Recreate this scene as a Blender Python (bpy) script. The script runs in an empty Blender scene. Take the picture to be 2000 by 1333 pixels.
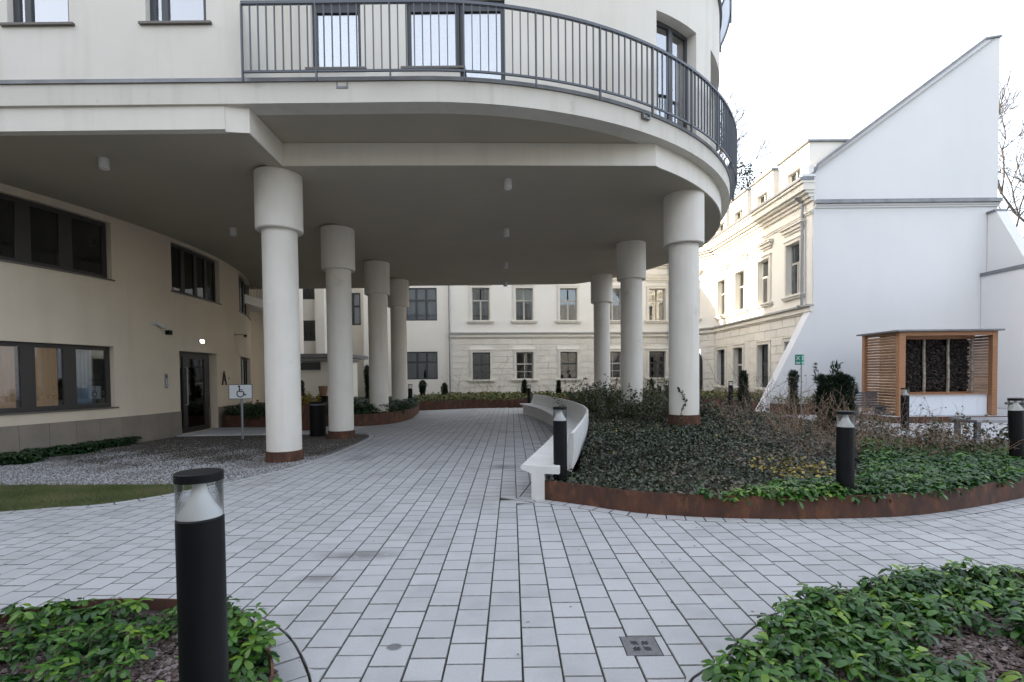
import bpy, math, random
import numpy as np
from mathutils import Matrix, Vector
random.seed(7); rng = np.random.default_rng(7)
PI = math.pi
S = bpy.context.scene
C = S.collection
# ------------------------------------------------------------------ camera
FPX, PITCH, ROLL, CX, CY = 964.42, .0257, -.0106, 1000., 759.64
EYE = 1.6
CP_, SP_, CR_, SR_ = math.cos(PITCH), math.sin(PITCH), math.cos(ROLL), math.sin(ROLL)
cam = bpy.data.cameras.new('camera'); co = bpy.data.objects.new('camera', cam); C.objects.link(co); S.camera = co
right = Vector((CR_, SP_ * SR_, CP_ * SR_)); down = Vector((SR_, -SP_ * CR_, -CP_ * CR_)); fwd = Vector((0, CP_, -SP_))
m = Matrix.Identity(4)
for i in range(3):
    m[i][0] = right[i]; m[i][1] = -down[i]; m[i][2] = -fwd[i]
m[0][3], m[1][3], m[2][3] = 0, 0, EYE
co.matrix_world = m
cam.sensor_width = 36; cam.lens = FPX / 2000 * 36; cam.shift_y = (CY - 666.5) / 2000; cam.shift_x = 0
cam.clip_start = .05; cam.clip_end = 3000
S.render.resolution_x = 1024; S.render.resolution_y = 682
# ------------------------------------------------------------------ light
SUN_EL, SUN_AZ = math.radians(21), math.radians(-80)      # azimuth of the sun, clockwise from +Y
wd = bpy.data.worlds.new('World'); S.world = wd; wd.use_nodes = True
wn = wd.node_tree; bg = wn.nodes['Background']
sky = wn.nodes.new('ShaderNodeTexSky'); sky.sky_type = 'NISHITA'; sky.sun_disc = False
sky.sun_elevation = SUN_EL; sky.sun_rotation = SUN_AZ; sky.air_density = 1.0; sky.dust_density = 4; sky.ozone_density = 1.0
hs = wn.nodes.new('ShaderNodeMix'); hs.data_type = 'RGBA'; hs.inputs[0].default_value = .5; hs.inputs[7].default_value = (3.5, 3.53, 3.6, 1)   # thin bright high cloud over the whole sky
wn.links.new(sky.outputs[0], hs.inputs[6]); wn.links.new(hs.outputs[2], bg.inputs[0]); bg.inputs[1].default_value = .15
sl = bpy.data.lights.new('sun', 'SUN'); so = bpy.data.objects.new('sun', sl); C.objects.link(so)
sl.energy = 3.6; sl.angle = math.radians(.5); sl.color = (1, .83, .62)
sd = Vector((math.sin(SUN_AZ) * math.cos(SUN_EL), math.cos(SUN_AZ) * math.cos(SUN_EL), math.sin(SUN_EL)))
so.rotation_euler = sd.to_track_quat('Z', 'Y').to_euler()
S.view_settings.view_transform = 'Standard'; S.view_settings.look = 'None'
S.view_settings.exposure = 2.2; S.view_settings.gamma = 1; S.view_settings.use_curve_mapping = False
S.render.engine = 'CYCLES'
try:
    S.cycles.max_bounces = 8; S.cycles.diffuse_bounces = 4; S.cycles.glossy_bounces = 3
    S.cycles.transparent_max_bounces = 12; S.cycles.transmission_bounces = 4
except Exception: pass

# ------------------------------------------------------------------ geometry helpers
def ray(u, v):
    x = (u - CX) / FPX; y = (v - CY) / FPX
    x, y = CR_ * x + SR_ * y, -SR_ * x + CR_ * y
    return x, -SP_ * y + CP_, -(CP_ * y + SP_)
def at(u, v, z=0.):          # point of the photograph on the horizontal plane z
    d = ray(u, v); t = (z - EYE) / d[2]; return (d[0] * t, d[1] * t)
def lin(a): return np.array(a, float)

class MB:
    def __init__(s): s.v = []; s.f = []
    def add(s, vs, fs):
        n = len(s.v); s.v += [tuple(p) for p in vs]; s.f += [tuple(i + n for i in f) for f in fs]; return s
    def box(s, a, b):
        (x0, y0, z0), (x1, y1, z1) = a, b
        return s.add([(x0, y0, z0), (x1, y0, z0), (x1, y1, z0), (x0, y1, z0), (x0, y0, z1), (x1, y0, z1), (x1, y1, z1), (x0, y1, z1)],
                     [(3, 2, 1, 0), (4, 5, 6, 7), (0, 1, 5, 4), (1, 2, 6, 5), (2, 3, 7, 6), (3, 0, 4, 7)])
    def mbox(s, M, s0, s1, z0, z1, d0, d1, n=1):      # a box in the mapped space (s, z, depth)
        for i in range(n):
            a = s0 + (s1 - s0) * i / n; b = s0 + (s1 - s0) * (i + 1) / n
            V = [M(a, z0, d1), M(b, z0, d1), M(b, z0, d0), M(a, z0, d0), M(a, z1, d1), M(b, z1, d1), M(b, z1, d0), M(a, z1, d0)]
            F = [(3, 2, 1, 0), (4, 5, 6, 7), (0, 1, 5, 4), (2, 3, 7, 6)]
            if i == 0: F.append((3, 0, 4, 7))
            if i == n - 1: F.append((1, 2, 6, 5))
            s.add(V, F)
        return s
    def tube(s, pts, r, n=6, cap=True):
        pts = [Vector(p) for p in pts]; R = r if hasattr(r, '__len__') else [r] * len(pts)
        rings = []; b = len(s.v); up = None
        for i, p in enumerate(pts):
            t = (pts[min(i + 1, len(pts) - 1)] - pts[max(i - 1, 0)]).normalized()
            if up is None or abs(up.dot(t)) > .99: up = Vector((0, 0, 1)) if abs(t.z) < .9 else Vector((0, 1, 0))
            a = t.cross(up).normalized(); c = a.cross(t).normalized(); up = c
            for k in range(n):
                q = 2 * PI * k / n; s.v.append(tuple(p + (a * math.cos(q) + c * math.sin(q)) * R[i]))
        for i in range(len(pts) - 1):
            for k in range(n):
                s.f.append((b + i * n + k, b + i * n + (k + 1) % n, b + (i + 1) * n + (k + 1) % n, b + (i + 1) * n + k))
        if cap:
            s.f.append(tuple(b + k for k in range(n))[::-1]); s.f.append(tuple(b + (len(pts) - 1) * n + k for k in range(n)))
        return s
    def lathe(s, prof, c=(0, 0, 0), n=32):            # profile of (radius, z)
        b = len(s.v)
        for r, z in prof:
            for k in range(n):
                q = 2 * PI * k / n; s.v.append((c[0] + r * math.cos(q), c[1] + r * math.sin(q), c[2] + z))
        for i in range(len(prof) - 1):
            for k in range(n):
                s.f.append((b + i * n + k, b + i * n + (k + 1) % n, b + (i + 1) * n + (k + 1) % n, b + (i + 1) * n + k))
        if prof[0][0] > 1e-4: s.f.append(tuple(b + k for k in range(n))[::-1])
        if prof[-1][0] > 1e-4: s.f.append(tuple(b + (len(prof) - 1) * n + k for k in range(n)))
        return s
    def prism(s, poly, z0, z1):
        n = len(poly); b = len(s.v)
        s.v += [(x, y, z0) for x, y in poly] + [(x, y, z1) for x, y in poly]
        s.f.append(tuple(b + i for i in range(n))[::-1]); s.f.append(tuple(b + n + i for i in range(n)))
        s.f += [(b + i, b + (i + 1) % n, b + n + (i + 1) % n, b + n + i) for i in range(n)]
        return s
    def strip(s, path, z0, z1, w, closed=False):      # upright band of thickness w along a path (offset to the left)
        L, Rr = offset(path, 0, closed), offset(path, w, closed); n = len(path); b = len(s.v)
        for (x, y), (p, q) in zip(L, Rr): s.v += [(x, y, z0), (x, y, z1), (p, q, z1), (p, q, z0)]
        for i in range(n if closed else n - 1):
            j = (i + 1) % n
            for k in range(4): s.f.append((b + 4 * i + k, b + 4 * j + k, b + 4 * j + (k + 1) % 4, b + 4 * i + (k + 1) % 4))
        if not closed: s.f += [(b, b + 1, b + 2, b + 3), (b + 4 * n - 1, b + 4 * n - 2, b + 4 * n - 3, b + 4 * n - 4)]
        return s
    def ext(s, outline, M, d0, d1):                   # outline of (s, z) extruded between two depths
        n = len(outline); b = len(s.v)
        s.v += [tuple(M(a, z, d0)) for a, z in outline] + [tuple(M(a, z, d1)) for a, z in outline]
        s.f.append(tuple(b + i for i in range(n))); s.f.append(tuple(b + n + i for i in range(n))[::-1])
        s.f += [(b + i, b + (i + 1) % n, b + n + (i + 1) % n, b + n + i) for i in range(n)]
        return s
    def mesh(s, name, mat, smooth=False):
        me = bpy.data.meshes.new(name); me.from_pydata(s.v, [], s.f)
        if mat: me.materials.append(mat)
        import bmesh
        bm = bmesh.new(); bm.from_mesh(me); bmesh.ops.recalc_face_normals(bm, faces=bm.faces); bm.to_mesh(me); bm.free()
        if smooth:
            me.shade_smooth()
            try: me.set_sharp_from_angle(angle=math.radians(35))
            except Exception: pass
        return me
    def build(s, name, mat, parent=None, smooth=False): return link(name, s.mesh(name, mat, smooth), parent)

def link(name, me, parent=None):
    o = bpy.data.objects.new(name, me); C.objects.link(o)
    if parent: o.parent = parent
    return o
def tag(o, label=None, cat=None, group=None, kind=None):
    for k, v in (('label', label), ('category', cat), ('group', group), ('kind', kind)):
        if v: o[k] = v
    return o
def empty(name, loc=(0, 0, 0), label=None, cat=None, group=None, rz=0):
    o = bpy.data.objects.new(name, None); C.objects.link(o); o.location = loc; o.rotation_euler = (0, 0, rz); o.empty_display_size = .1
    return tag(o, label, cat, group)
def copy_tree(o, parent=None):
    c = o.copy(); C.objects.link(c)
    if parent: c.parent = parent
    for ch in list(o.children): copy_tree(ch, c)
    return c
def offset(path, w, closed=False):
    P = [Vector(p[:2]) for p in path]; n = len(P); out = []
    for i in range(n):
        a = P[(i - 1) % n] if closed or i else P[0]; b = P[(i + 1) % n] if closed or i < n - 1 else P[-1]
        t = (b - a)
        t = t.normalized() if t.length > 1e-9 else Vector((1, 0)); nn = Vector((-t.y, t.x)); out.append((P[i].x + nn.x * w, P[i].y + nn.y * w))
    return out
def smooth_path(pts, closed=False, n=8):              # Catmull-Rom
    P = [np.array(p, float) for p in pts]; N = len(P); out = []
    for i in range(N if closed else N - 1):
        p0 = P[(i - 1) % N] if closed or i else P[0]; p1 = P[i]; p2 = P[(i + 1) % N]; p3 = P[(i + 2) % N] if closed or i < N - 2 else P[-1]
        for k in range(n):
            t = k / n; out.append(tuple(.5 * ((2 * p1) + (-p0 + p2) * t + (2 * p0 - 5 * p1 + 4 * p2 - p3) * t * t + (-p0 + 3 * p1 - 3 * p2 + p3) * t ** 3)))
    if not closed: out.append(tuple(P[-1]))
    return out
def inside(poly, X, Y):
    X = np.asarray(X); Y = np.asarray(Y); r = np.zeros(X.shape, bool); P = np.array(poly); n = len(P)
    for i in range(n):
        (x0, y0), (x1, y1) = P[i], P[(i + 1) % n]
        if y0 == y1: continue
        c = ((y0 > Y) != (y1 > Y)) & (X < (x1 - x0) * (Y - y0) / (y1 - y0) + x0); r ^= c
    return r
def edge_dist(poly, X, Y):
    P = np.array(poly); Q = np.roll(P, -1, 0); d = np.full(np.shape(X), 1e9)
    for a, b in zip(P, Q):
        ab = b - a; t = np.clip(((X - a[0]) * ab[0] + (Y - a[1]) * ab[1]) / max(ab @ ab, 1e-9), 0, 1)
        d = np.minimum(d, np.hypot(X - a[0] - t * ab[0], Y - a[1] - t * ab[1]))
    return d
def big_mesh(name, V, F, mat, parent=None, var=None, smooth=False):   # V (n,3), F (m,k) arrays
    me = bpy.data.meshes.new(name); k = F.shape[1]
    me.vertices.add(len(V)); me.vertices.foreach_set('co', V.astype(np.float32).ravel())
    me.loops.add(F.size); me.loops.foreach_set('vertex_index', F.astype(np.int32).ravel())
    me.polygons.add(len(F)); me.polygons.foreach_set('loop_start', np.arange(0, F.size, k, dtype=np.int32))
    me.update(calc_edges=True)
    if smooth: me.shade_smooth()
    me.materials.append(mat)
    if var is not None:
        a = me.attributes.new('var', 'FLOAT', 'POINT'); a.data.foreach_set('value', var.astype(np.float32))
    return link(name, me, parent)
def rotmat(yaw, tilt, roll):                          # arrays -> (n,3,3): roll about own axis y, tilt up, yaw about z
    cy_, sy_ = np.cos(yaw), np.sin(yaw); ct, st = np.cos(tilt), np.sin(tilt); c3, s3 = np.cos(roll), np.sin(roll); z = 0 * yaw; o = z + 1
    A = np.stack([cy_, -sy_, z, sy_, cy_, z, z, z, o], -1).reshape(-1, 3, 3)
    B = np.stack([o, z, z, z, ct, -st, z, st, ct], -1).reshape(-1, 3, 3)
    D = np.stack([c3, z, s3, z, o, z, -s3, z, c3], -1).reshape(-1, 3, 3)
    return A @ B @ D
def scatter(tv, tf, pos, yaw, tilt, roll, sc):        # template -> big arrays
    M = rotmat(yaw, tilt, roll); V = np.einsum('nij,kj->nki', M, tv) * sc[:, None, None] + pos[:, None, :]
    n, k = len(pos), len(tv); F = tf[None] + (np.arange(n) * k)[:, None, None]
    return V.reshape(-1, 3), F.reshape(-1, tf.shape[1])

# ------------------------------------------------------------------ materials
def mat(name, col, rough=.8, col2=None, nscale=4, bump=0, bscale=60, metal=0, spec=.5, var=0, stain=None, coat=0, detail=6, coords='pos', rotz=0, stretch=None, emit=None, objvar=0, spots=None, streak=None, attr=None, attrcols=None):
    M = bpy.data.materials.new(name); M.use_nodes = True; nt = M.node_tree; N = nt.nodes; L = nt.links
    b = N['Principled BSDF']; b.inputs['Roughness'].default_value = rough; b.inputs['Metallic'].default_value = metal
    b.inputs['Specular IOR Level'].default_value = spec; b.inputs['Base Color'].default_value = (*col, 1)
    if coat: b.inputs['Coat Weight'].default_value = coat
    if emit: b.inputs['Emission Color'].default_value = (*emit[0], 1); b.inputs['Emission Strength'].default_value = emit[1]
    if coords == 'pos': g = N.new('ShaderNodeNewGeometry').outputs['Position']
    else: g = N.new('ShaderNodeTexCoord').outputs['Object']
    mp = N.new('ShaderNodeMapping'); L.new(g, mp.inputs[0])
    if stretch: mp.inputs['Scale'].default_value = stretch
    vec = mp.outputs[0]; c = None
    def noise(sc, det=detail, ro=.6):
        n = N.new('ShaderNodeTexNoise'); n.inputs['Scale'].default_value = sc; n.inputs['Detail'].default_value = det; n.inputs['Roughness'].default_value = ro; L.new(vec, n.inputs['Vector']); return n.outputs[0]
    def mix(f, a, bb, mode='MIX'):
        x = N.new('ShaderNodeMix'); x.data_type = 'RGBA'; x.blend_type = mode
        for k, v in ((0, f), (6, a), (7, bb)):
            if isinstance(v, (int, float)): x.inputs[k].default_value = v
            elif isinstance(v, tuple): x.inputs[k].default_value = (*v, 1)
            else: L.new(v, x.inputs[k])
        return x.outputs[2]
    def ramp(f, a, bb):
        r = N.new('ShaderNodeMapRange'); r.inputs[1].default_value = a; r.inputs[2].default_value = bb; L.new(f, r.inputs[0]); return r.outputs[0]
    c = col
    if attr and attrcols:
        a = N.new('ShaderNodeAttribute'); a.attribute_name = attr; cr_ = N.new('ShaderNodeValToRGB'); L.new(a.outputs['Fac'], cr_.inputs[0])
        e = cr_.color_ramp.elements
        while len(e) < len(attrcols): e.new(.5)
        for i, cc in enumerate(attrcols): e[i].position = i / (len(attrcols) - 1); e[i].color = (*cc, 1)
        c = cr_.outputs[0]
    if col2: c = mix(ramp(noise(nscale), .35, .65), c, col2)
    if stain: c = mix(ramp(noise(stain[0], 8, .65), stain[1], stain[2]), c, stain[3])
    if streak:
        m3 = N.new('ShaderNodeMapping'); L.new(g, m3.inputs[0]); m3.inputs['Scale'].default_value = (streak[0], streak[0], streak[0] * .07)
        n3 = N.new('ShaderNodeTexNoise'); n3.inputs['Scale'].default_value = 1; n3.inputs['Detail'].default_value = 6; n3.inputs['Roughness'].default_value = .6; L.new(m3.outputs[0], n3.inputs['Vector'])
        m4 = N.new('ShaderNodeMath'); m4.operation = 'MULTIPLY'; L.new(ramp(n3.outputs[0], .5, .75), m4.inputs[0]); m4.inputs[1].default_value = streak[1]
        c = mix(m4.outputs[0], c, streak[2])
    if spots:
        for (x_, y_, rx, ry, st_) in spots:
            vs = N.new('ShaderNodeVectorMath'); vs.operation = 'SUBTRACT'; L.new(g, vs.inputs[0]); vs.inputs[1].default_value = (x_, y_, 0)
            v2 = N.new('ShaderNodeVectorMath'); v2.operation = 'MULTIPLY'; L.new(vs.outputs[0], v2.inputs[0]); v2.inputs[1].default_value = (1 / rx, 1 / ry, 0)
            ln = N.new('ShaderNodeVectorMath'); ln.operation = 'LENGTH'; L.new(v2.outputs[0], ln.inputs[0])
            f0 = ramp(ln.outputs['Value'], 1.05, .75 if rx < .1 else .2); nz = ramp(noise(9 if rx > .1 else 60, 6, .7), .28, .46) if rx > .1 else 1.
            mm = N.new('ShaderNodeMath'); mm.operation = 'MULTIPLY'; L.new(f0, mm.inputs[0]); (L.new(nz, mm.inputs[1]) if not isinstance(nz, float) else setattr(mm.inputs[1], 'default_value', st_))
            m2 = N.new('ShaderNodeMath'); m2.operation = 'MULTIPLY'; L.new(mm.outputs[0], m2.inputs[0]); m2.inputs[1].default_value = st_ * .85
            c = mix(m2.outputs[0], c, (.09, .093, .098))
    if objvar:
        oi = N.new('ShaderNodeObjectInfo'); aa = N.new('ShaderNodeAttribute'); aa.attribute_name = 'var'
        ad = N.new('ShaderNodeMath'); ad.operation = 'ADD'; L.new(oi.outputs['Random'], ad.inputs[0]); L.new(aa.outputs['Fac'], ad.inputs[1])
        fr = N.new('ShaderNodeMath'); fr.operation = 'FRACT'; L.new(ad.outputs[0], fr.inputs[0])
        mr = N.new('ShaderNodeMapRange'); mr.inputs[3].default_value = 1 - objvar; mr.inputs[4].default_value = 1 + objvar * .6; L.new(fr.outputs[0], mr.inputs[0])
        cb = N.new('ShaderNodeCombineColor'); [L.new(mr.outputs[0], cb.inputs[i]) for i in range(3)]
        c = mix(1., c, cb.outputs[0], 'MULTIPLY')
    if not isinstance(c, tuple): L.new(c, b.inputs['Base Color'])
    if bump:
        bn = N.new('ShaderNodeBump'); bn.inputs['Strength'].default_value = bump; bn.inputs['Distance'].default_value = .01
        L.new(noise(bscale, 8, .7), bn.inputs['Height']); L.new(bn.outputs[0], b.inputs['Normal'])
    return M
def leafmat(name, cols, rough=.45, trans=.25, spec=.4):
    M = mat(name, cols[0], rough, attr='var', attrcols=cols, spec=spec); nt = M.node_tree; b = nt.nodes['Principled BSDF']
    t = nt.nodes.new('ShaderNodeBsdfTranslucent'); x = nt.nodes.new('ShaderNodeMixShader'); x.inputs[0].default_value = trans
    l = b.inputs['Base Color'].links[0].from_socket; nt.links.new(l, t.inputs[0])
    nt.links.new(b.outputs[0], x.inputs[1]); nt.links.new(t.outputs[0], x.inputs[2]); nt.links.new(x.outputs[0], nt.nodes['Material Output'].inputs[0])
    return M
def glassmat(name, tint=(.9, .95, 1), base=.12, edge=.9, rough=.02):
    M = bpy.data.materials.new(name); M.use_nodes = True; nt = M.node_tree; N = nt.nodes; L = nt.links; N.remove(N['Principled BSDF'])
    t = N.new('ShaderNodeBsdfTransparent'); t.inputs[0].default_value = (*tint, 1); g = N.new('ShaderNodeBsdfGlossy'); g.inputs['Roughness'].default_value = rough
    f = N.new('ShaderNodeFresnel'); f.inputs[0].default_value = 1.5; mr = N.new('ShaderNodeMapRange'); mr.inputs[3].default_value = base; mr.inputs[4].default_value = edge
    x = N.new('ShaderNodeMixShader'); L.new(f.outputs[0], mr.inputs[0]); L.new(mr.outputs[0], x.inputs[0]); L.new(t.outputs[0], x.inputs[1]); L.new(g.outputs[0], x.inputs[2])
    L.new(x.outputs[0], N['Material Output'].inputs[0]); return M
m_stucco = mat('stucco_cream', (.74, .705, .64), .9, (.70, .665, .60), .7, .4, 90, streak=(3, .35, (.52, .48, .41)))
m_bounce = mat('stucco_bounce_tint', (.63, .55, .44), .9, (.59, .51, .405), .9, .4, 90, streak=(2.5, .3, (.47, .40, .31)))  # cream stucco with the warm, dimmer light under the building in its colour
m_column = mat('stucco_column', (.71, .68, .625), .9, (.67, .635, .58), 1.6, .35, 80, streak=(5, .3, (.47, .43, .37)), stain=(1.1, .62, .8, (.5, .46, .39)))
m_white = mat('plaster_white', (.70, .70, .70), .9, (.675, .68, .685), .5, .25, 70, stain=(.35, .6, .75, (.66, .67, .68)), streak=(1.1, .22, (.60, .61, .62)))
m_band = mat('fascia_paint', (.66, .63, .57), .85, (.62, .59, .53), 1.2, .2, 60, stain=(2.2, .62, .8, (.50, .47, .41)), streak=(4, .4, (.42, .39, .33)))
m_soffit = mat('soffit_stucco', (.43, .385, .31), .95, (.40, .36, .29), 1.0, .35, 90)  # base colour warmed to carry the bounce light on the ceiling
m_old = mat('old_facade', (.78, .76, .70), .85, (.74, .72, .66), .6, .2, 60)
m_stone = mat('old_stone_block', (.74, .71, .64), .85, (.68, .65, .585), 1.6, .3, 40, objvar=.05)
m_ledge = mat('ledge_metal', (.40, .40, .39), .5, (.34, .34, .33), 3, metal=.2)
m_trim = mat('old_trim', (.76, .73, .66), .8, (.70, .67, .60), 2, .15, 50)
m_zinc = mat('zinc_flashing', (.23, .235, .245), .45, (.17, .175, .185), 3, .1, 30, metal=.5)
m_rail = mat('rail_grey', (.11, .12, .14), .5, metal=.2)
m_frame = mat('frame_dark', (.05, .053, .06), .45)
m_frameb = mat('frame_brown', (.036, .032, .030), .45)
m_framew = mat('frame_light', (.42, .40, .36), .6)
m_plinth = mat('plinth_panel', (.24, .205, .17), .75, (.20, .175, .145), 2.5, .2, 50, objvar=.06)
m_sill = mat('sill_metal', (.14, .125, .11), .5, metal=.3)
m_corten = mat('corten', (.10, .040, .022), .8, (.045, .022, .016), 5, .3, 60, stain=(9, .52, .72, (.17, .068, .03)), stretch=(1, 1, .45))
m_black = mat('bollard_black', (.0035, .004, .0055), .5, (.005, .0055, .007), 6, .04, 200, spec=.22)
m_cone = mat('reflector_white', (.78, .78, .78), .35)
m_acryl = glassmat('clear_acrylic', (.93, .95, .96), .05, .8, .03)
m_glass = glassmat('window_glass', (.72, .78, .82), .10, .95)
m_glassd = glassmat('window_glass_dark', (.35, .38, .40), .10, .95)
m_curtain = mat('curtain_pale', (.74, .77, .82), .9)
m_glasss = glassmat('window_glass_sky', (.92, .95, .98), .42, .97)
m_curtaing = mat('curtain_grey', (.20, .21, .21), .9)
m_curtainw = mat('curtain_warm_glow', (.62, .42, .24), .9, (.50, .38, .28), 3, emit=((1, .6, .3), .03))  # emission adds a glow in place of warm light reaching the curtain
m_room = mat('room_dark', (.035, .036, .04), .9)
m_blind = mat('roller_blind', (.55, .50, .40), .9)
m_bench = mat('bench_concrete', (.62, .62, .61), .7, (.55, .55, .54), 3, .15, 80, stain=(5, .62, .8, (.40, .40, .38)))
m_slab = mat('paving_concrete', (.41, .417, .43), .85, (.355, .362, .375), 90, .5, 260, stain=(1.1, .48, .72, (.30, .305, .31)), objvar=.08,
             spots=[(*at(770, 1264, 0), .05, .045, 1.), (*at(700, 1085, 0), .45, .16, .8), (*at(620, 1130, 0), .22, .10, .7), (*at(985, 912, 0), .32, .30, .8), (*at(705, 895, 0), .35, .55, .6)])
m_joint = mat('joint_sand', (.028, .026, .024), .95, (.05, .05, .035), 9, .5, 60)
m_gravel = mat('gravel_bed', (.15, .145, .135), .95, (.08, .07, .058), 1.3, 1., 55, stain=(60, .5, .7, (.30, .30, .31)))
m_peb = mat('pebble', (.3, .3, .3), .85, attr='var', attrcols=[(.10, .09, .08), (.22, .21, .20), (.36, .37, .39), (.52, .53, .55)])
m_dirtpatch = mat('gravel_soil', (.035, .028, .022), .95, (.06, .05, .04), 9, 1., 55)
m_soil = mat('bark_mulch_soil', (.02, .014, .012), .95, (.04, .03, .026), 12, .8, 60)
m_mulch = mat('bark_chip', (.1, .07, .06), .9, attr='var', attrcols=[(.03, .02, .018), (.075, .05, .042), (.13, .10, .095), (.21, .18, .18)])
m_turf = mat('turf_soil', (.05, .065, .02), .95, (.07, .07, .03), 5, .5, 40)
m_grass = leafmat('grass_blade', [(.055, .085, .018), (.09, .12, .03), (.17, .16, .07)], .6, .3)
m_pachy = leafmat('green_leaf', [(.008, .032, .011), (.024, .08, .016), (.06, .155, .022), (.20, .31, .04)], .33, .28, .4)
m_ivy = leafmat('ivy_leaf', [(.012, .022, .012), (.030, .048, .024), (.055, .072, .04), (.09, .07, .045), (.15, .12, .08)], .42, .15, .5)
m_yew = leafmat('yew_needle', [(.006, .016, .008), (.012, .03, .014), (.025, .05, .02)], .5, .1)
m_dry = leafmat('dry_leaf', [(.06, .035, .022), (.11, .07, .045), (.17, .12, .08), (.20, .15, .11)], .7, .2)
m_gold = leafmat('golden_leaf', [(.18, .14, .03), (.34, .26, .05), (.45, .33, .08)], .5, .3)
m_twig = mat('twig_bark', (.13, .095, .07), .9)
m_bark = mat('tree_bark', (.07, .055, .045), .9, (.11, .095, .08), 8, .5, 40)
m_wood = mat('larch_wood', (.36, .18, .09), .6, (.26, .125, .06), 3, .15, 60, stretch=(1, 1, 12), objvar=.2)
m_slat = mat('larch_slat', (.60, .41, .28), .6, (.48, .31, .20), 4, .15, 60, objvar=.25)
m_log = mat('stacked_logs', (.02, .016, .014), .9, attr='var', attrcols=[(.008, .006, .006), (.02, .016, .014), (.07, .055, .05)])
m_tile = mat('counter_tile', (.66, .70, .76), .5)
m_signw = mat('sign_white', (.72, .75, .78), .4)
m_signg = mat('sign_green', (.0, .24, .15), .4)
m_ink = mat('sign_ink', (.012, .012, .014), .5)
m_post = mat('galvanised', (.27, .28, .30), .4, metal=.6)
m_roof = mat('roof_metal', (.2, .2, .21), .5, (.16, .16, .17), 2, metal=.3)
m_iron = mat('cast_iron', (.17, .175, .19), .55, (.12, .115, .12), 20, .2, 90, metal=.3)
m_pave_far = mat('far_paving', (.46, .47, .49), .8, (.42, .43, .45), 3)
m_pot = mat('terracotta', (.26, .15, .09), .8)
m_lamp = mat('lamp_shell', (.55, .55, .54), .5)
m_lampon = mat('lamp_lit', (1, .95, .85), .5, emit=((1, .93, .8), 9))
m_letter = mat('letter_bronze', (.045, .03, .022), .5, metal=.3)
m_bin = mat('bin_black', (.003, .003, .0035), .55, spec=.2)
m_unseen = mat('unseen_plaster', (.55, .53, .48), .9)

# ------------------------------------------------------------------ mapped walls and windows
def plane_map(P, Q):        # s along P->Q, outward normal to the right-hand side of travel turned to face -Y / camera
    P = Vector(P); Q = Vector(Q); t = (Q - P).normalized(); n = Vector((t.y, -t.x))
    return lambda s, z, d=0.: (P.x + t.x * s + n.x * d, P.y + t.y * s + n.y * d, z)
def arc_map(c, R):          # s = arc length, s=0 on the +X side, growing counter-clockwise; d outward
    return lambda s, z, d=0.: (c[0] + (R + d) * math.cos(s / R), c[1] + (R + d) * math.sin(s / R), z)
def wall(name, M, s0, s1, z0, z1, holes, mt, parent, ds=99, reveal=.25, rmat=None, label=None):
    ss = {s0, s1}; zz = {z0, z1}
    for h in holes: ss |= {max(s0, h[0]), min(s1, h[1])}; zz |= {h[2], h[3]}
    n = max(1, math.ceil((s1 - s0) / ds)); ss |= {s0 + (s1 - s0) * i / n for i in range(n + 1)}
    ss = sorted(ss); zz = sorted(z for z in zz if z0 <= z <= z1); mb = MB(); idx = {}
    ss = [a for i, a in enumerate(ss) if i == 0 or a - ss[i - 1] > 1e-5]
    def vid(a, z):
        if (a, z) not in idx: idx[(a, z)] = len(mb.v); mb.v.append(tuple(M(a, z, 0)))
        return idx[(a, z)]
    for a, b in zip(ss, ss[1:]):
        for c, d in zip(zz, zz[1:]):
            x, y = (a + b) / 2, (c + d) / 2
            if any(h[0] < x < h[1] and h[2] < y < h[3] for h in holes): continue
            mb.f.append((vid(a, c), vid(b, c), vid(b, d), vid(a, d)))
    for h in holes:
        rv = h[4] if len(h) > 4 else reveal
        sub = [a for a in ss if h[0] - 1e-6 <= a <= h[1] + 1e-6]
        for a, b in zip(sub, sub[1:]):
            mb.add([M(a, h[3], 0), M(b, h[3], 0), M(b, h[3], -rv), M(a, h[3], -rv)], [(0, 1, 2, 3)])
            mb.add([M(a, h[2], 0), M(b, h[2], 0), M(b, h[2], -rv), M(a, h[2], -rv)], [(0, 1, 2, 3)])
        for a in (h[0], h[1]):
            mb.add([M(a, h[2], 0), M(a, h[3], 0), M(a, h[3], -rv), M(a, h[2], -rv)], [(0, 1, 2, 3)])
    me = bpy.data.meshes.new(name); me.from_pydata(mb.v, [], mb.f); me.materials.append(mt)
    o = link(name, me, parent)
    if label: o['label'] = label
    return o
def fold(M, s0, s1, z0, z1, d, amp=.042, pitch=.09, seed=0):
    mb = MB(); n = max(6, int((s1 - s0) / pitch * 4)); r = random.Random(seed)
    ph = r.random() * 6; row = []
    for i in range(n + 1):
        s = s0 + (s1 - s0) * i / n; dd = d + amp * math.sin((s - s0) / pitch * 2 * PI + ph + .8 * math.sin(s * 7 + ph))
        row.append((M(s, z0, dd), M(s, z1, dd)))
    for a, b in zip(row, row[1:]): mb.add([a[0], b[0], b[1], a[1]], [(0, 1, 2, 3)])
    return mb
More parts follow.
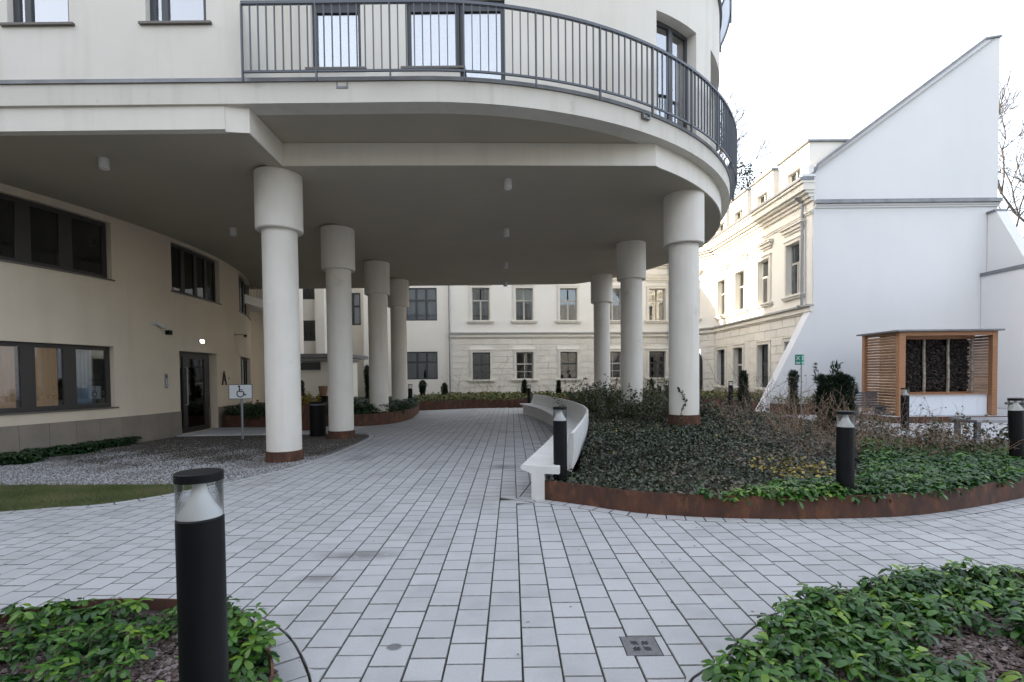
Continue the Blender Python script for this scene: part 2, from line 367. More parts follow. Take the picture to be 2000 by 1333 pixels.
def window(M, s0, s1, z0, z1, d=-.15, fw=.07, vb=(), hb=(), fm=None, gm=None, parent=None, back=None, n=1, sill=None, seed=0, panes=None, thin=(), name='window'):
    """frame mesh > pane (one per light), curtain, sill.  vb: (s, width[, z0, z1]); hb: (z, height[, s0, s1]); thin: glazing bars"""
    fm = fm or m_frame; gm = gm or m_glass; mb = MB(); t0, t1 = d - .06, d
    mb.mbox(M, s0, s0 + fw, z0, z1, t0, t1); mb.mbox(M, s1 - fw, s1, z0, z1, t0, t1)
    mb.mbox(M, s0 + fw, s1 - fw, z0, z0 + fw, t0, t1 - .002, n); mb.mbox(M, s0 + fw, s1 - fw, z1 - fw, z1, t0, t1 - .002, n)
    for v in vb: mb.mbox(M, v[0] - v[1] / 2, v[0] + v[1] / 2, v[2] if len(v) > 2 else z0 + fw, v[3] if len(v) > 2 else z1 - fw, t0, t1 + .004)
    for h in hb: mb.mbox(M, h[2] if len(h) > 2 else s0 + fw, h[3] if len(h) > 2 else s1 - fw, h[0] - h[1] / 2, h[0] + h[1] / 2, t0, t1 + .008, n)
    for a, b, c, e in thin: mb.mbox(M, a, b, c, e, t0 + .01, t1 - .01)
    w = mb.build(name, fm, parent)
    cuts = [s0 + fw] + [q for v in sorted(vb) for q in (v[0] - v[1] / 2, v[0] + v[1] / 2)] + [s1 - fw]
    zc = [z0 + fw] + [q for h in sorted(hb) for q in (h[0] - h[1] / 2, h[0] + h[1] / 2)] + [z1 - fw]
    for i in range(0, len(cuts) - 1, 2):
        for j in range(0, len(zc) - 1, 2):
            p = MB().mbox(M, cuts[i] - .005, cuts[i + 1] + .005, zc[j] - .005, zc[j + 1] + .005, d - .036, d - .028).build('pane', gm, w)
    MB().mbox(M, s0 - .45, s1 + .45, z0 - .3, z1 + .3, d - .5, d - .45, n).build('room_shade', m_room, w)  # near-black sheet stands in for the unlit room behind the glass
    if back:
        for k, (a, b, mt, *zr) in enumerate(back):
            zz = zr or (z0 + .02, z1 - .02)
            if mt is m_blind: MB().mbox(M, a, b, zz[0], zz[1], d - .10, d - .09).build('blind', mt, w)
            else: fold(M, a, b, zz[0], zz[1], d - .16, seed=seed + k).build('curtain', mt, w, True)
    if sill: MB().mbox(M, s0 - sill[1], s1 + sill[1], z0 - sill[2], z0, d - .02, sill[0], n).build('sill', sill[3], w)
    return w

# ------------------------------------------------------------------ ground regions
R_PL = smooth_path([(.36, 6.38), (.93, 6.02), (1.46, 5.68), (2.26, 5.46), (3.07, 5.38), (3.94, 5.40), (4.58, 5.5), (5.43, 5.78), (6.45, 6.2), (7.5, 6.7), (8.6, 7.5), (9.0, 8.2),
                    (8.6, 8.9), (8.15, 9.8), (8.1, 11.2), (8.3, 12.8), (8.5, 14.4), (8.7, 16), (8.3, 18), (7.2, 20), (5.5, 22), (3.6, 23), (2., 22.4)], False, 5)
SEATF = smooth_path([(.10, 6.37), (.30, 7.3), (.56, 8.5), (.86, 10), (1.10, 11.5), (1.2, 13.7), (1.02, 16.8), (.72, 19), (.32, 20.8)], False, 8)
SEATF = smooth_path([SEATF[i] for i in range(0, len(SEATF), 4)] , False, 4)
PLINTHF = offset(SEATF, -.13)            # the plinth stands behind the seat's nose
RIGHT_PL = R_PL + PLINTHF[::-1][1:-1] + [PLINTHF[0]]
RIGHT_BED = R_PL + [p for p in offset(SEATF, -.67)[::-1] if p[1] > 6.8] + [(.66, 6.72), (.50, 6.46)]
BED_L = smooth_path([at(u, v, .13) for u, v in ((-60, 1215), (0, 1200), (80, 1185), (200, 1170), (345, 1170), (440, 1182), (495, 1212), (524, 1260), (531, 1333))] + [(-1.10, 1.85), (-1.2, 1.4), (-1.7, 1.1), (-3.2, 1.0), (-4.0, 1.6), (-4.1, 2.4)], True, 6)
BED_R = smooth_path([at(u, v, .13) for u, v in ((1405, 1333), (1478, 1268), (1508, 1225), (1551, 1190), (1610, 1164), (1700, 1143), (1798, 1128), (1900, 1120), (2000, 1117), (2100, 1118))] + [(4.6, 3.0), (4.4, 1.8), (3., 1.2), (1.6, 1.2), (.95, 1.6)], True, 6)
GRAVEL_EDGE = smooth_path([(-8.5, 5.2), (-7.2, 5.7), (-6.30, 6.03), (-5.83, 6.20), (-5.31, 6.37), (-4.85, 6.85), (-4.55, 7.4), (-4.25, 8.1), (-4.0, 8.9), (-3.84, 10.1), (-3.79, 12.1), (-3.86, 13.2), (-4.16, 13.95), (-4.7, 14.1)], False, 5)
LEFT_BED = GRAVEL_EDGE + [(-10.0, 14.1), (-13, 14), (-13, 5.0)]
MID_PL = smooth_path([(-3.93, 19.5), (-3.9, 18.6), (-4.0, 17.6), (-4.3, 16.75), (-4.9, 16.25), (-5.6, 16.1)], False, 5) + [(-9.3, 16.2), (-9.6, 16.3), (-10.6, 20.5), (-11.2, 23.4), (-4.6, 23.4), (-4.25, 22.5)]
FAR_PL = smooth_path([(-4.5, 23.4), (-3.4, 24.0), (-2.4, 24.5), (-1, 24.9), (.3, 25.1), (1.6, 25.3), (3.5, 25.4), (6, 25.3), (8.5, 24.6), (9.6, 23.5)], False, 4) + [(10.1, 21), (10.2, 18.9), (11.9, 18.9), (11.9, 28.4), (9.9, 31.4), (-3.6, 30.2), (-12, 30.), (-12, 23.45)]
KIOSK_PL = [(11.9, 15.45), (15.9, 15.35), (18.4, 15.35), (18.4, 19.4), (11.9, 19.4)]

# the ground sheet and simple sheets laid on it
def sheet(name, poly, z, mt, parent=None, kind='structure'):
    mb = MB(); n = len(poly); mb.v = [(x, y, z) for x, y in poly]; mb.f = [tuple(range(n))]
    me = bpy.data.meshes.new(name); me.from_pydata(mb.v, [], mb.f); me.materials.append(mt); o = link(name, me, parent)
    return tag(o, kind=kind)
sheet('ground', [(-900, -900), (900, -900), (900, 900), (-900, 900)], -.03, m_joint)

# paving: slabs of 21.4 cm in lanes that run away from the camera
PAV = tag(empty('paving', (0, 0, 0)), kind='structure')
U = .2145
BND = []
for poly, w in ((RIGHT_PL, .17), (BED_L, .17), (BED_R, .17), (LEFT_BED, .15), (MID_PL, .0), (FAR_PL, .0), (KIOSK_PL, .0)):
    P = np.array(poly); A_ = np.sum(P[:, 0] * np.roll(P[:, 1], -1) - np.roll(P[:, 0], -1) * P[:, 1])
    if A_ < 0: P = P[::-1]
    seg = []; nr = []
    for a, b in zip(P, np.roll(P, -1, 0)):
        L_ = np.hypot(*(b - a)); k = max(1, int(L_ / .04))
        for i in range(k):
            seg.append(a + (b - a) * i / k); nr.append(np.array([(b - a)[1], -(b - a)[0]]) / max(L_, 1e-9))
    BND.append((P, np.array(seg), np.array(nr), w))
def clip(poly, q, n, w):
    out = []
    for i in range(len(poly)):
        a, b = poly[i], poly[(i + 1) % len(poly)]; da = (a - q) @ n - w; db = (b - q) @ n - w
        if da >= 0: out.append(a)
        if (da >= 0) != (db >= 0): out.append(a + (b - a) * da / (da - db))
    return out
def slab_mesh_data(poly, top, h=.022, ch=.0045):
    c = sum(poly) / len(poly); n = len(poly); V = []; F = []
    for p in poly:
        d = (c - p); L_ = np.hypot(*d) + 1e-9; V.append((p[0], p[1], top - h))
    for p in poly: V.append((p[0], p[1], top - ch))
    for p in poly:
        d = (c - p); L_ = np.hypot(*d) + 1e-9; V.append((p[0] + d[0] / L_ * ch * 1.1, p[1] + d[1] / L_ * ch * 1.1, top))
    for k in range(2):
        for i in range(n): F.append((k * n + i, k * n + (i + 1) % n, (k + 1) * n + (i + 1) % n, (k + 1) * n + i))
    F.append(tuple(2 * n + i for i in range(n)))
    return V, F
DR = (.745, 2.877)          # the drain grate
slabs = []
g = .0036
for i in range(-52, 62):
    x0 = .042 + i * U; off = (0.0 if i % 2 else .5) * .213 + random.uniform(-.03, .03) if i != 3 else -.0135
    j0 = int((.8 - 2.57) / .2135)
    for j in range(j0, 104):
        y0 = 2.57 + j * .2135 + off; xc, yc = x0 + U / 2, y0 + .107
        if xc > 1.15 * yc + 4.2 or xc < -1.12 * yc - 2.5 or yc < .9: continue
        if yc > 15.3 and xc > 11.85: continue
        poly = [np.array(p) for p in ((x0 + g, y0 + g * 1.05), (x0 + U - g, y0 + g * 1.05), (x0 + U - g, y0 + .2135 - g * 1.05), (x0 + g, y0 + .2135 - g * 1.05))]
        ok = True; cut = False
        for P, seg, nr, w in BND:
            w = w + .007
            d2 = (seg[:, 0] - xc) ** 2 + (seg[:, 1] - yc) ** 2; k = d2.argmin()
            if d2[k] > .16:
                if inside(P, xc, yc): ok = False; break
                continue
            q, n_ = seg[k], nr[k]; dv = np.array((xc, yc)) - q; dl = np.hypot(*dv)
            if dl > .07 and dv @ n_ > 0: n_ = dv / dl
            dd = [(p - q) @ n_ - w for p in poly]
            if max(dd) <= .006: ok = False; break
            if min(dd) < .03:
                fine = [poly[a_] + (poly[(a_ + 1) % len(poly)] - poly[a_]) * t_ / 6 for a_ in range(len(poly)) for t_ in range(6)]; new = []; hit = 0
                for p_ in fine:
                    kk = ((seg - p_) ** 2).sum(1).argmin(); dv = p_ - seg[kk]; sdv = dv @ nr[kk]
                    if sdv < w: p_ = seg[kk] + nr[kk] * w; hit += 1
                    if not new or np.hypot(*(p_ - new[-1])) > .004: new.append(p_)
                if hit: poly = new; cut = True
            if len(poly) < 3: ok = False; break
        if not ok: continue
        a = abs(sum(poly[k][0] * poly[(k + 1) % len(poly)][1] - poly[(k + 1) % len(poly)][0] * poly[k][1] for k in range(len(poly)))) / 2
        if a < .0012: continue
        # the drain grate takes the place of one slab
        if i == 3 and abs(yc - DR[1]) < .06: continue
        if i == 2 and abs(yc - DR[1]) < .207: 
            xa, xb, ya, yb = poly[0][0], poly[1][0], poly[0][1], poly[2][1]; xq, g0, g1 = DR[0] - .104, DR[1] - .104, DR[1] + .104; cut = True
            if ya < g0 < yb: poly = [(xa, ya), (xb, ya), (xb, g0), (xq, g0), (xq, yb), (xa, yb)]
            elif ya < g1 < yb: poly = [(xa, ya), (xq, ya), (xq, g1), (xb, g1), (xb, yb), (xa, yb)]
            else: poly = [(xa, ya), (xq, ya), (xq, yb), (xa, yb)]
            poly = [np.array(p_) for p_ in poly]
        slabs.append((poly, cut, xc, yc))
# curved border courses
for bi, (P, seg, nr, w) in enumerate(BND[:4]):
    L_ = np.r_[0, np.cumsum(np.hypot(*np.diff(np.r_[seg, seg[:1]], axis=0).T))]; T = L_[-1]; st = .2 if bi != 3 else .25
    k = 0; tt = 0
    while tt < T - .1:
        ia = np.searchsorted(L_, tt + .004) % len(seg); ib = np.searchsorted(L_, tt + st - .004) % len(seg)
        sx = np.r_[seg[:, 0], seg[0, 0]]; sy_ = np.r_[seg[:, 1], seg[0, 1]]; ta, tb = tt + .004, min(tt + st, T) - .004
        pa = np.array((np.interp(ta, L_, sx), np.interp(ta, L_, sy_))); pb = np.array((np.interp(tb, L_, sx), np.interp(tb, L_, sy_))); tt += st; c = (pa + pb) / 2
        na, nb = nr[ia], nr[ib]
        if bi == 0 and c[0] < 1.4 and 6.6 < c[1] < 22 and c[0] < .2 + 0: pass
        if bi == 3 and (c[0] < -8 or c[1] > 14.0 and c[0] < -5): continue
        if abs(c[0]) > 1.15 * c[1] + 4 or c[1] < .9: continue
        ins_, outs_ = [], []
        for t_ in np.linspace(ta, tb, 6):
            p_ = np.array((np.interp(t_, L_, sx), np.interp(t_, L_, sy_))); n_ = nr[min(np.searchsorted(L_, t_), len(seg) - 1) % len(seg)]; ins_.append(p_ + n_ * .004); outs_.append(p_ + n_ * (w - .004))
        slabs.append((ins_ + outs_[::-1], True, c[0], c[1]))
slabs.append(([np.array(p) for p in ((DR[0] + .106, DR[1] - .103), (DR[0] + .1508, DR[1] - .103), (DR[0] + .1508, DR[1] + .103), (DR[0] + .106, DR[1] + .103))], True, DR[0] + .13, DR[1]))
slabs.append(([np.array(p) for p in ((-.166, 6.195), (.215, 6.195), (.215, 6.345), (-.166, 6.345))], True, .02, 6.27)); LOWF = len(slabs) - 1
order = sorted(range(len(slabs)), key=lambda k: (slabs[k][3] + .25 * abs(slabs[k][2])) if abs(slabs[k][2]) < 1.02 * slabs[k][3] and slabs[k][3] > 2.3 else 99)
near = set(order[:300]); std = None
stdpoly = [np.array(p) for p in ((g - U / 2, g * 1.05 - .10675), (U / 2 - g, g * 1.05 - .10675), (U / 2 - g, .10675 - g * 1.05), (g - U / 2, .10675 - g * 1.05))]
m_edge = mat('slab_edge_dirt', (.20, .20, .195), .9, (.12, .12, .11), 30)
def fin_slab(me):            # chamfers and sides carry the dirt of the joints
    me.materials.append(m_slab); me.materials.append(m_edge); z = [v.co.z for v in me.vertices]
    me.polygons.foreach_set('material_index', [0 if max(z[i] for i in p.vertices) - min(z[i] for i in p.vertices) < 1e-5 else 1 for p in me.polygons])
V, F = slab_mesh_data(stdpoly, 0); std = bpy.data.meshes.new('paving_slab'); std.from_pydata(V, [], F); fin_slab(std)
fv, ff, fa = [], [], []
for k, (poly, cut, xc, yc) in enumerate(slabs):
    dz = random.uniform(-.0018, .0018) if k != LOWF else -.006
    if k in near:
        if not cut: o = link('paving_slab', std, PAV); o.location = (xc, yc, dz); o.rotation_euler = (random.uniform(-.004, .004), random.uniform(-.004, .004), random.uniform(-.006, .006))
        else:
            V, F = slab_mesh_data([p - np.array((xc, yc)) for p in poly], 0); me = bpy.data.meshes.new('paving_slab'); me.from_pydata(V, [], F); fin_slab(me)
            o = link('paving_slab', me, PAV); o.location = (xc, yc, dz)
    else:
        V, F = slab_mesh_data(poly, dz); b = len(fv); fv += V; ff += [tuple(i + b for i in f) for f in F]; fa += [random.random()] * len(V)
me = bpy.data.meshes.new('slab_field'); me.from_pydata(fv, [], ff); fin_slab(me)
a = me.attributes.new('var', 'FLOAT', 'POINT'); a.data.foreach_set('value', np.array(fa, np.float32))
tag(link('slab_field', me, PAV), kind='stuff')
print('slabs', len(slabs))

# ------------------------------------------------------------------ left bed: turf, gravel, soil
ge = GRAVEL_EDGE; isp = min(range(len(ge)), key=lambda k: abs(ge[k][1] - 7.42))
sheet('gravel_ground', LEFT_BED, -.012, m_gravel)
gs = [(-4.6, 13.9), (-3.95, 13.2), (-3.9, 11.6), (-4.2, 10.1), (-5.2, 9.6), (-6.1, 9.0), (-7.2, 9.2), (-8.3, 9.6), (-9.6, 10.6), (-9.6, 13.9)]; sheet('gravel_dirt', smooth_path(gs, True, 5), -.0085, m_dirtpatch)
TURF = ge[:isp + 1] + [(-5.2, 7.52), (-6.68, 7.56), (-8, 7.6), (-9.5, 7.5), (-13, 7), (-13, 5)]
sheet('lawn_ground', TURF, -.004, m_turf)
def pts_in(poly, n, box=None, holes=()):
    P = np.array(poly); x0, y0 = P.min(0); x1, y1 = P.max(0)
    if box: x0, x1, y0, y1 = max(x0, box[0]), min(x1, box[1]), max(y0, box[2]), min(y1, box[3])
    X = rng.uniform(x0, x1, n); Y = rng.uniform(y0, y1, n); k = inside(poly, X, Y)
    for h in holes: k &= ~inside(h, X, Y)
    return X[k], Y[k]
X, Y = pts_in(TURF, 30000, (-8.3, -4, 5.5, 7.8)); n = len(X)
bl = np.array([(-.5, 0, 0), (.5, 0, 0), (0, .25, 1.)]) * np.array([.004, .03, .035])
V, F = scatter(bl, np.array([[0, 1, 2]]), np.c_[X, Y, 0 * X - .004], rng.uniform(0, 6.3, n), rng.normal(0, .4, n), rng.normal(0, .4, n), rng.uniform(.5, 1.5, n))
tag(big_mesh('grass', V, F, m_grass, None, np.repeat(np.clip(rng.random(n) * .5 + .3 + .22 * (np.sin(X * 5 + Y * 3) + np.sin(X * 2.3 - Y * 7)), 0, 1), 3)), 'short rough grass strip between grey gravel and left paving edge', 'grass', kind='stuff')
oct_v = np.array([(1, 0, 0), (-1, 0, 0), (0, 1, 0), (0, -1, 0), (0, 0, .7), (0, 0, -.5)], float); oct_f = np.array([(0, 2, 4), (2, 1, 4), (1, 3, 4), (3, 0, 4), (2, 0, 5), (1, 2, 5), (3, 1, 5), (0, 3, 5)])
X, Y = pts_in(LEFT_BED, 60000, (-9.8, -3.7, 7.0, 14.2), [TURF]); keep = (rng.random(len(X)) < np.clip(1.25 - (Y - 7.5) / 6, .25, 1)) & (np.abs(X) < Y * 1.08 + .2); X, Y = X[keep], Y[keep]; n = len(X)
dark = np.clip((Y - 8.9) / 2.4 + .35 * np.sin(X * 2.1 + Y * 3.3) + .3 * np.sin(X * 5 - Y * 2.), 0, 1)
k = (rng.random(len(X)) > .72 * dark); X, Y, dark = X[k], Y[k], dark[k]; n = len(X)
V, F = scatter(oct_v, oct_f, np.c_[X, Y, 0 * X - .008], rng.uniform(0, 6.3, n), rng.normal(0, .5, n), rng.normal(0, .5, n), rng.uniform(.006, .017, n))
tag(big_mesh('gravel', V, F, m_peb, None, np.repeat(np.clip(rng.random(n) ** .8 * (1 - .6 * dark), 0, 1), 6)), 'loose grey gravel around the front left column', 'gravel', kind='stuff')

# ------------------------------------------------------------------ round apartment building on columns
RB = empty('apartment_building', (-4, 14, 0), 'cream rounded apartment building raised on two rows of round columns', 'building')
RB.location = (0, 0, 0)
CF = (-1.45, 15.5); RF = 7.58
def arc(c, R, a0, a1, n): return [(c[0] + R * math.cos(math.radians(a0 + (a1 - a0) * i / n)), c[1] + R * math.sin(math.radians(a0 + (a1 - a0) * i / n))) for i in range(n + 1)]
fpath = [(-30, 7.90), (-12, 7.90), (-4.2, 7.92)] + arc(CF, RF, -90, 88, 90) + [(-4, 23.05), (-12, 22.95)]
fpath = [(x, y) for x, y in fpath]
MB().strip(fpath, 5.95, 6.275, .35).build('fascia', m_band, RB, True)
MB().strip([(x, y) for x, y in offset(fpath, -.03)], 6.277, 6.335, .4).build('flashing', m_zinc, RB, True)
fin = offset(fpath, .2)
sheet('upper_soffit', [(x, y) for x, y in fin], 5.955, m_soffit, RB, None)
cin = [(-30, 7.97), (-4.52, 7.97)]
cpath = [(-4.52, 7.97), (-4.16, 8.02), (-4.2, 9.24), (-.9, 9.30), (2.76, 9.42)] + [p for p in arc((-1.34, 15.44), 7.26, -54.5, 55.5, 70)] + [(2.6, 21.46), (-4.4, 21.46)]
CEIL = cpath + [(-4.52, 21.46)]
MB().strip(cpath, 5.538, 5.95, .03).build('ceiling_upstand', m_stucco, RB, True)
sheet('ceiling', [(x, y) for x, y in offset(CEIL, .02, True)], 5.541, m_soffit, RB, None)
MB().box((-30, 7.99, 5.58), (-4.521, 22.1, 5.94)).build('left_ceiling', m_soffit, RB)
MB().box((-30, 7.96, 5.575), (-4.522, 8.1, 5.949)).build('ceiling_edge', m_stucco, RB)
sheet('balcony_floor', fin, 6.30, m_zinc, RB, None)
# curved ground-floor wall
CW, RW = (-23.824, 14.491), 14.317
WM = arc_map(CW, RW)
holes = [(-7.2, -2.42, .95, 2.42), (-.34, 1.60, .02, 2.42), (3.82, 6.1, .95, 2.42), (-7.4, -2.41, 4.05, 5.42), (-.56, 1.93, 4.09, 5.48), (3.83, 6.6, 4.09, 5.50)]
wall('wall', WM, -12, 9, .0, 5.6, holes, m_bounce, RB, .3, .24)
# plinth panels
a = -8.0; k = 0
edges = [-8.64, -8.11, -7.58, -7.05, -6.52, -5.99, -5.46, -4.93, -4.41, -3.88, -3.35, -2.82, -2.29, -1.77, -1.24, -.74, -.34]
for a, b in list(zip(edges, edges[1:])) + [(1.60 + .55 * i, 1.60 + .55 * (i + 1)) for i in range(12)]:
    MB().mbox(WM, a + .003, b - .003, -.03, .69, .002, .022, 2).build('plinth_panel', m_plinth, RB)
MB().mbox(WM, 1.36, 1.597, 0.0, .69, -.236, -.22).build('plinth_panel', m_plinth, RB)
# windows of the curved wall
sl_ = (.035, .06, .035, m_sill)
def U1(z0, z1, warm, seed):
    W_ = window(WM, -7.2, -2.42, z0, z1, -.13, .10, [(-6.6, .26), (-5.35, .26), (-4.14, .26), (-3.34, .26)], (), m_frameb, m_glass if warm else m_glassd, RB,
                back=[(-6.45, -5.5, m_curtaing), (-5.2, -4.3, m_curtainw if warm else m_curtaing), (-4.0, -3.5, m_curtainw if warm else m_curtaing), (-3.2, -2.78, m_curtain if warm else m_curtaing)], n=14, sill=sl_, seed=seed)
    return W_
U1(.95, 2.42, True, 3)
U1(4.05, 5.42, False, 9)
wb = window(WM, -.56, 1.93, 4.09, 5.48, -.13, .08, [(.1, .16), (.72, .14), (1.3, .14)], (), m_frameb, m_glassd, RB, back=[(.2, .64, m_curtaing), (.8, 1.2, m_curtaing)], n=8, sill=sl_, seed=5)
for z0, z1, sd_ in ((.95, 2.42, 6), (4.09, 5.50, 8)):
    window(WM, 3.83, 6.1 if z0 < 3 else 6.6, z0, z1, -.13, .08, [(4.6, .16), (5.4, .14)], (), m_frameb, m_glass, RB, back=[(3.95, 4.5, m_curtain), (4.75, 5.3, m_curtaing)], n=8, sill=sl_, seed=sd_)
# entrance door: two leaves
DO = MB(); D0 = -.15
for a, b in ((-.34, -.26), (.02, .21), (1.12, 1.35)): DO.mbox(WM, a, b, .02, 2.42, D0 - .06, D0)
DO.mbox(WM, -.26, .02, 2.26, 2.42, D0 - .06, D0 - .003); DO.mbox(WM, .21, 1.12, 2.22, 2.42, D0 - .06, D0 - .003); DO.mbox(WM, -.26, .02, .02, .12, D0 - .06, D0 - .003); DO.mbox(WM, .21, 1.12, .02, .16, D0 - .06, D0 - .003)
DO.mbox(WM, 1.35, 1.60, .02, 2.42, D0 - .12, D0 - .09)
dr = DO.build('entrance_door', m_frameb, RB); dr['label'] = 'dark framed glass entrance door beside the letter A'
MB().mbox(WM, -.262, .022, .1, 2.27, D0 - .04, D0 - .03).build('pane', m_glassd, dr); MB().mbox(WM, .208, 1.122, .15, 2.23, D0 - .04, D0 - .03).build('pane', m_glassd, dr)
MB().mbox(WM, -.34, 1.6, .02, 2.42, D0 - 1.2, D0 - 1.15, 4).build('room_shade', m_room, dr)  # dark sheet in place of the shade indoors
MB().tube([WM(.10, .85, D0 + .0), WM(.10, .85, D0 + .07), WM(.10, 1.95, D0 + .07), WM(.10, 1.95, D0)], .018, 8).build('handle', m_post, dr)
# columns
def column(x, y, zb, band_top, zg=0.):
    c = MB().lathe([(.322, band_top), (.322, 4.52)], (x, y, 0), 48).build('column', m_column, RB, True)
    MB().lathe([(.35, 4.465), (.415, 4.458), (.43, 4.475), (.43, 5.545)], (x, y, 0), 48).build('capital', m_column, c, True)
    MB().lathe([(.345, zg), (.345, band_top), (.32, band_top + .004)], (x, y, 0), 48).build('base_band', m_corten, c, True)
for x, y, bt, zg in ((-4.50, 9.71, .19, -.02), (-4.60, 13.26, .19, -.02), (-4.63, 17.18, .42, .0), (-4.62, 20.3, .42, .0), (3.86, 11.08, .70, .0), (3.64, 15.0, .70, .0), (3.60, 19.7, .70, .0)): column(x, y, 0, bt, zg)
# upper walls: left flat wall, balcony wall, round end
FM = plane_map((-14, 7.97), (-4.19, 7.97))
def fs(x): return x + 14
tlw = [(fs(-7.93), fs(-6.95), 7.25, 9.1), (fs(-5.74), fs(-4.78), 7.23, 9.1), (fs(-10.1), fs(-9.1), 7.27, 9.1)]
wall('left_front_wall', FM, 0, 9.81, 6.335, 12, tlw, m_stucco, RB, 99, .22)
for k, h in enumerate(tlw):
    w_ = h[0] + (.24 if k < 2 else .1)
    window(FM, h[0], h[1], 7.25, 9.1, -.1, .10, [(h[0] + .24, .10)], (), m_frame, m_glasss, RB, back=[(h[0] + .45, h[1] - .08, m_curtaing)], sill=(.05, .09, .035, m_sill), seed=20 + k)
BM = plane_map((-4.19, 9.07), (1.02, 9.07))
def bs(x): return x + 4.19
bw = [(bs(-3.56), bs(-2.66), 7.19, 8.42), (bs(-1.84), bs(-.88), 7.19, 8.42), (bs(-.88), bs(-.06), 6.34, 8.42)]
wall('balcony_wall', BM, 0, 5.21, 6.31, 9.86, bw, m_stucco, RB, 99, .2)
MB().box((-4.5, 7.98, 6.31), (-4.19, 9.2, 9.86)).build('return_wall', m_stucco, RB)
window(BM, bs(-3.56), bs(-2.66), 7.19, 8.42, -.08, .07, [(bs(-3.5), .05)], [(8.30, .14)], m_frame, m_glasss, RB, back=[(bs(-3.5), bs(-2.7), m_curtain)], sill=(.05, .1, .035, m_sill), seed=31)
window(BM, bs(-1.84), bs(-.88), 7.19, 8.42, -.08, .07, (), [(8.30, .14)], m_frame, m_glasss, RB, back=[(bs(-1.8), bs(-.95), m_curtain)], sill=(.05, .1, .035, m_sill), seed=32)
bd = window(BM, bs(-.88), bs(-.06), 6.34, 8.42, -.08, .08, (), [(8.30, .14)], m_frame, m_glasss, RB, back=[(bs(-.82), bs(-.1), m_curtain)], seed=33, name='balcony_door')
RM = arc_map((1.02, 13.27), 4.2)
q0 = -4.2 * PI / 2
def ang_s(x, y): return 4.2 * math.atan2(y - 13.27, x - 1.02)
wa, wb_ = ang_s(2.79, 9.46), ang_s(3.78, 10.1)
wc, wd_ = ang_s(4.28, 10.6), ang_s(4.9, 11.7)
wall('round_wall', RM, q0, 4.2 * PI / 2, 6.31, 9.86, [(wa, wb_, 6.34, 8.45), (wc, wd_ + .6, 6.34, 8.45)], m_stucco, RB, .12, .32)
window(RM, wa, wb_, 6.34, 8.45, -.2, .07, [((wa + wb_) / 2, .12)], (), m_frame, m_glasss, RB, back=[(wa + .1, wb_ - .1, m_curtain)], n=8, seed=35)
window(RM, wc, wd_ + .6, 6.34, 8.45, -.3, .07, [((wc + wd_) / 2 + .3, .12)], (), m_frame, m_glasss, RB, back=[(wc + .1, wd_ + .5, m_curtaing)], n=10, seed=36)
MB().strip(arc((1.02, 13.27), 4.2, -90, 90, 40) + [(-4.19, 17.5)], 9.86, 9.93, -.06).build('parapet_flashing', m_rail, RB, True)
MB().box((-4.19, 17.47, 6.31), (1.02, 17.3, 9.86)).build('rear_wall', m_stucco, RB)
tp = [(-4.19, 9.07)] + arc((1.02, 13.27), 4.2, -90, 90, 40) + [(-4.19, 17.4)]
sheet('terrace_floor', tp, 9.85, m_zinc, RB, None)
# upper floors behind the flat front wall, unseen; height set to block the sun
MB().box((-30, 8.2, 6.34), (-4.45, 21.6, 20.5)).build('upper_floors', m_stucco, RB)
MB().box((-30, 7.971, 12.), (-4.2, 8.3, 20.5)).build('upper_front_wall', m_stucco, RB)
# terrace railing with frosted panels
tr = MB(); cps = arc((1.02, 13.27), 4.46, -60, 80, 40)
tr.strip(cps, 10.0, 10.06, .03); tr.strip(cps, 10.93, 10.98, .04)
for i in range(0, 41, 4): tr.tube([(*cps[i], 9.9), (*cps[i], 10.95)], .025, 6)
tro = tr.build('terrace_railing', m_rail, RB, True)
m_frost = mat('frosted_panel', (.42, .48, .56), .3)
for i in range(0, 40, 4): MB().strip(arc((1.02, 13.27), 4.45, -60 + 3.5 * i + .8, -60 + 3.5 * (i + 4) - .8, 4), 10.08, 10.91, .012).build('panel', m_frost, tro, True)
# balcony railing
rpath = [(-4.12, 7.80), (-1.45, 7.82)]
RC = (CF[0], CF[1]); RR = 7.70
def rail_pt(s):            # s along the rail from its left end
    L0 = 2.67
    if s <= L0: return (-4.12 + s, 7.80)
    a = (s - L0) / RR; return (RC[0] + RR * math.sin(a), RC[1] - RR * math.cos(a))
LT = 2.67 + RR * math.radians(160)
N_ = int(LT / .127); ptsr = [rail_pt(.127 * i) for i in range(N_ + 1)]
ro = MB().strip(ptsr, 7.375, 7.42, -.05).build('balcony_railing', m_rail, RB, True)
MB().strip(ptsr, 6.345, 6.375, -.03).build('bottom_rail', m_rail, ro, True)
balm = MB().box((-.007, -.015, 6.375), (.007, .015, 7.375)).mesh('baluster', m_rail)
posm = MB().box((-.01, -.025, 6.22), (.01, .025, 7.375)).mesh('railing_post', m_rail)
for i, (x, y) in enumerate(ptsr):
    a = 0 if x < -1.45 and y < 10 else math.atan2(x - RC[0], -(y - RC[1]))
    o = link('railing_post' if i % 9 == 0 else 'baluster', posm if i % 9 == 0 else balm, ro); o.location = (x + .015 * math.sin(-a) * -1 * 0, y + .015 * (1 if False else 0), 0); o.rotation_euler = (0, 0, a + 0)
    # centre the bar under the hand rail
    o.location = (x + .025 * math.sin(a), y - .025 * math.cos(a), 0)
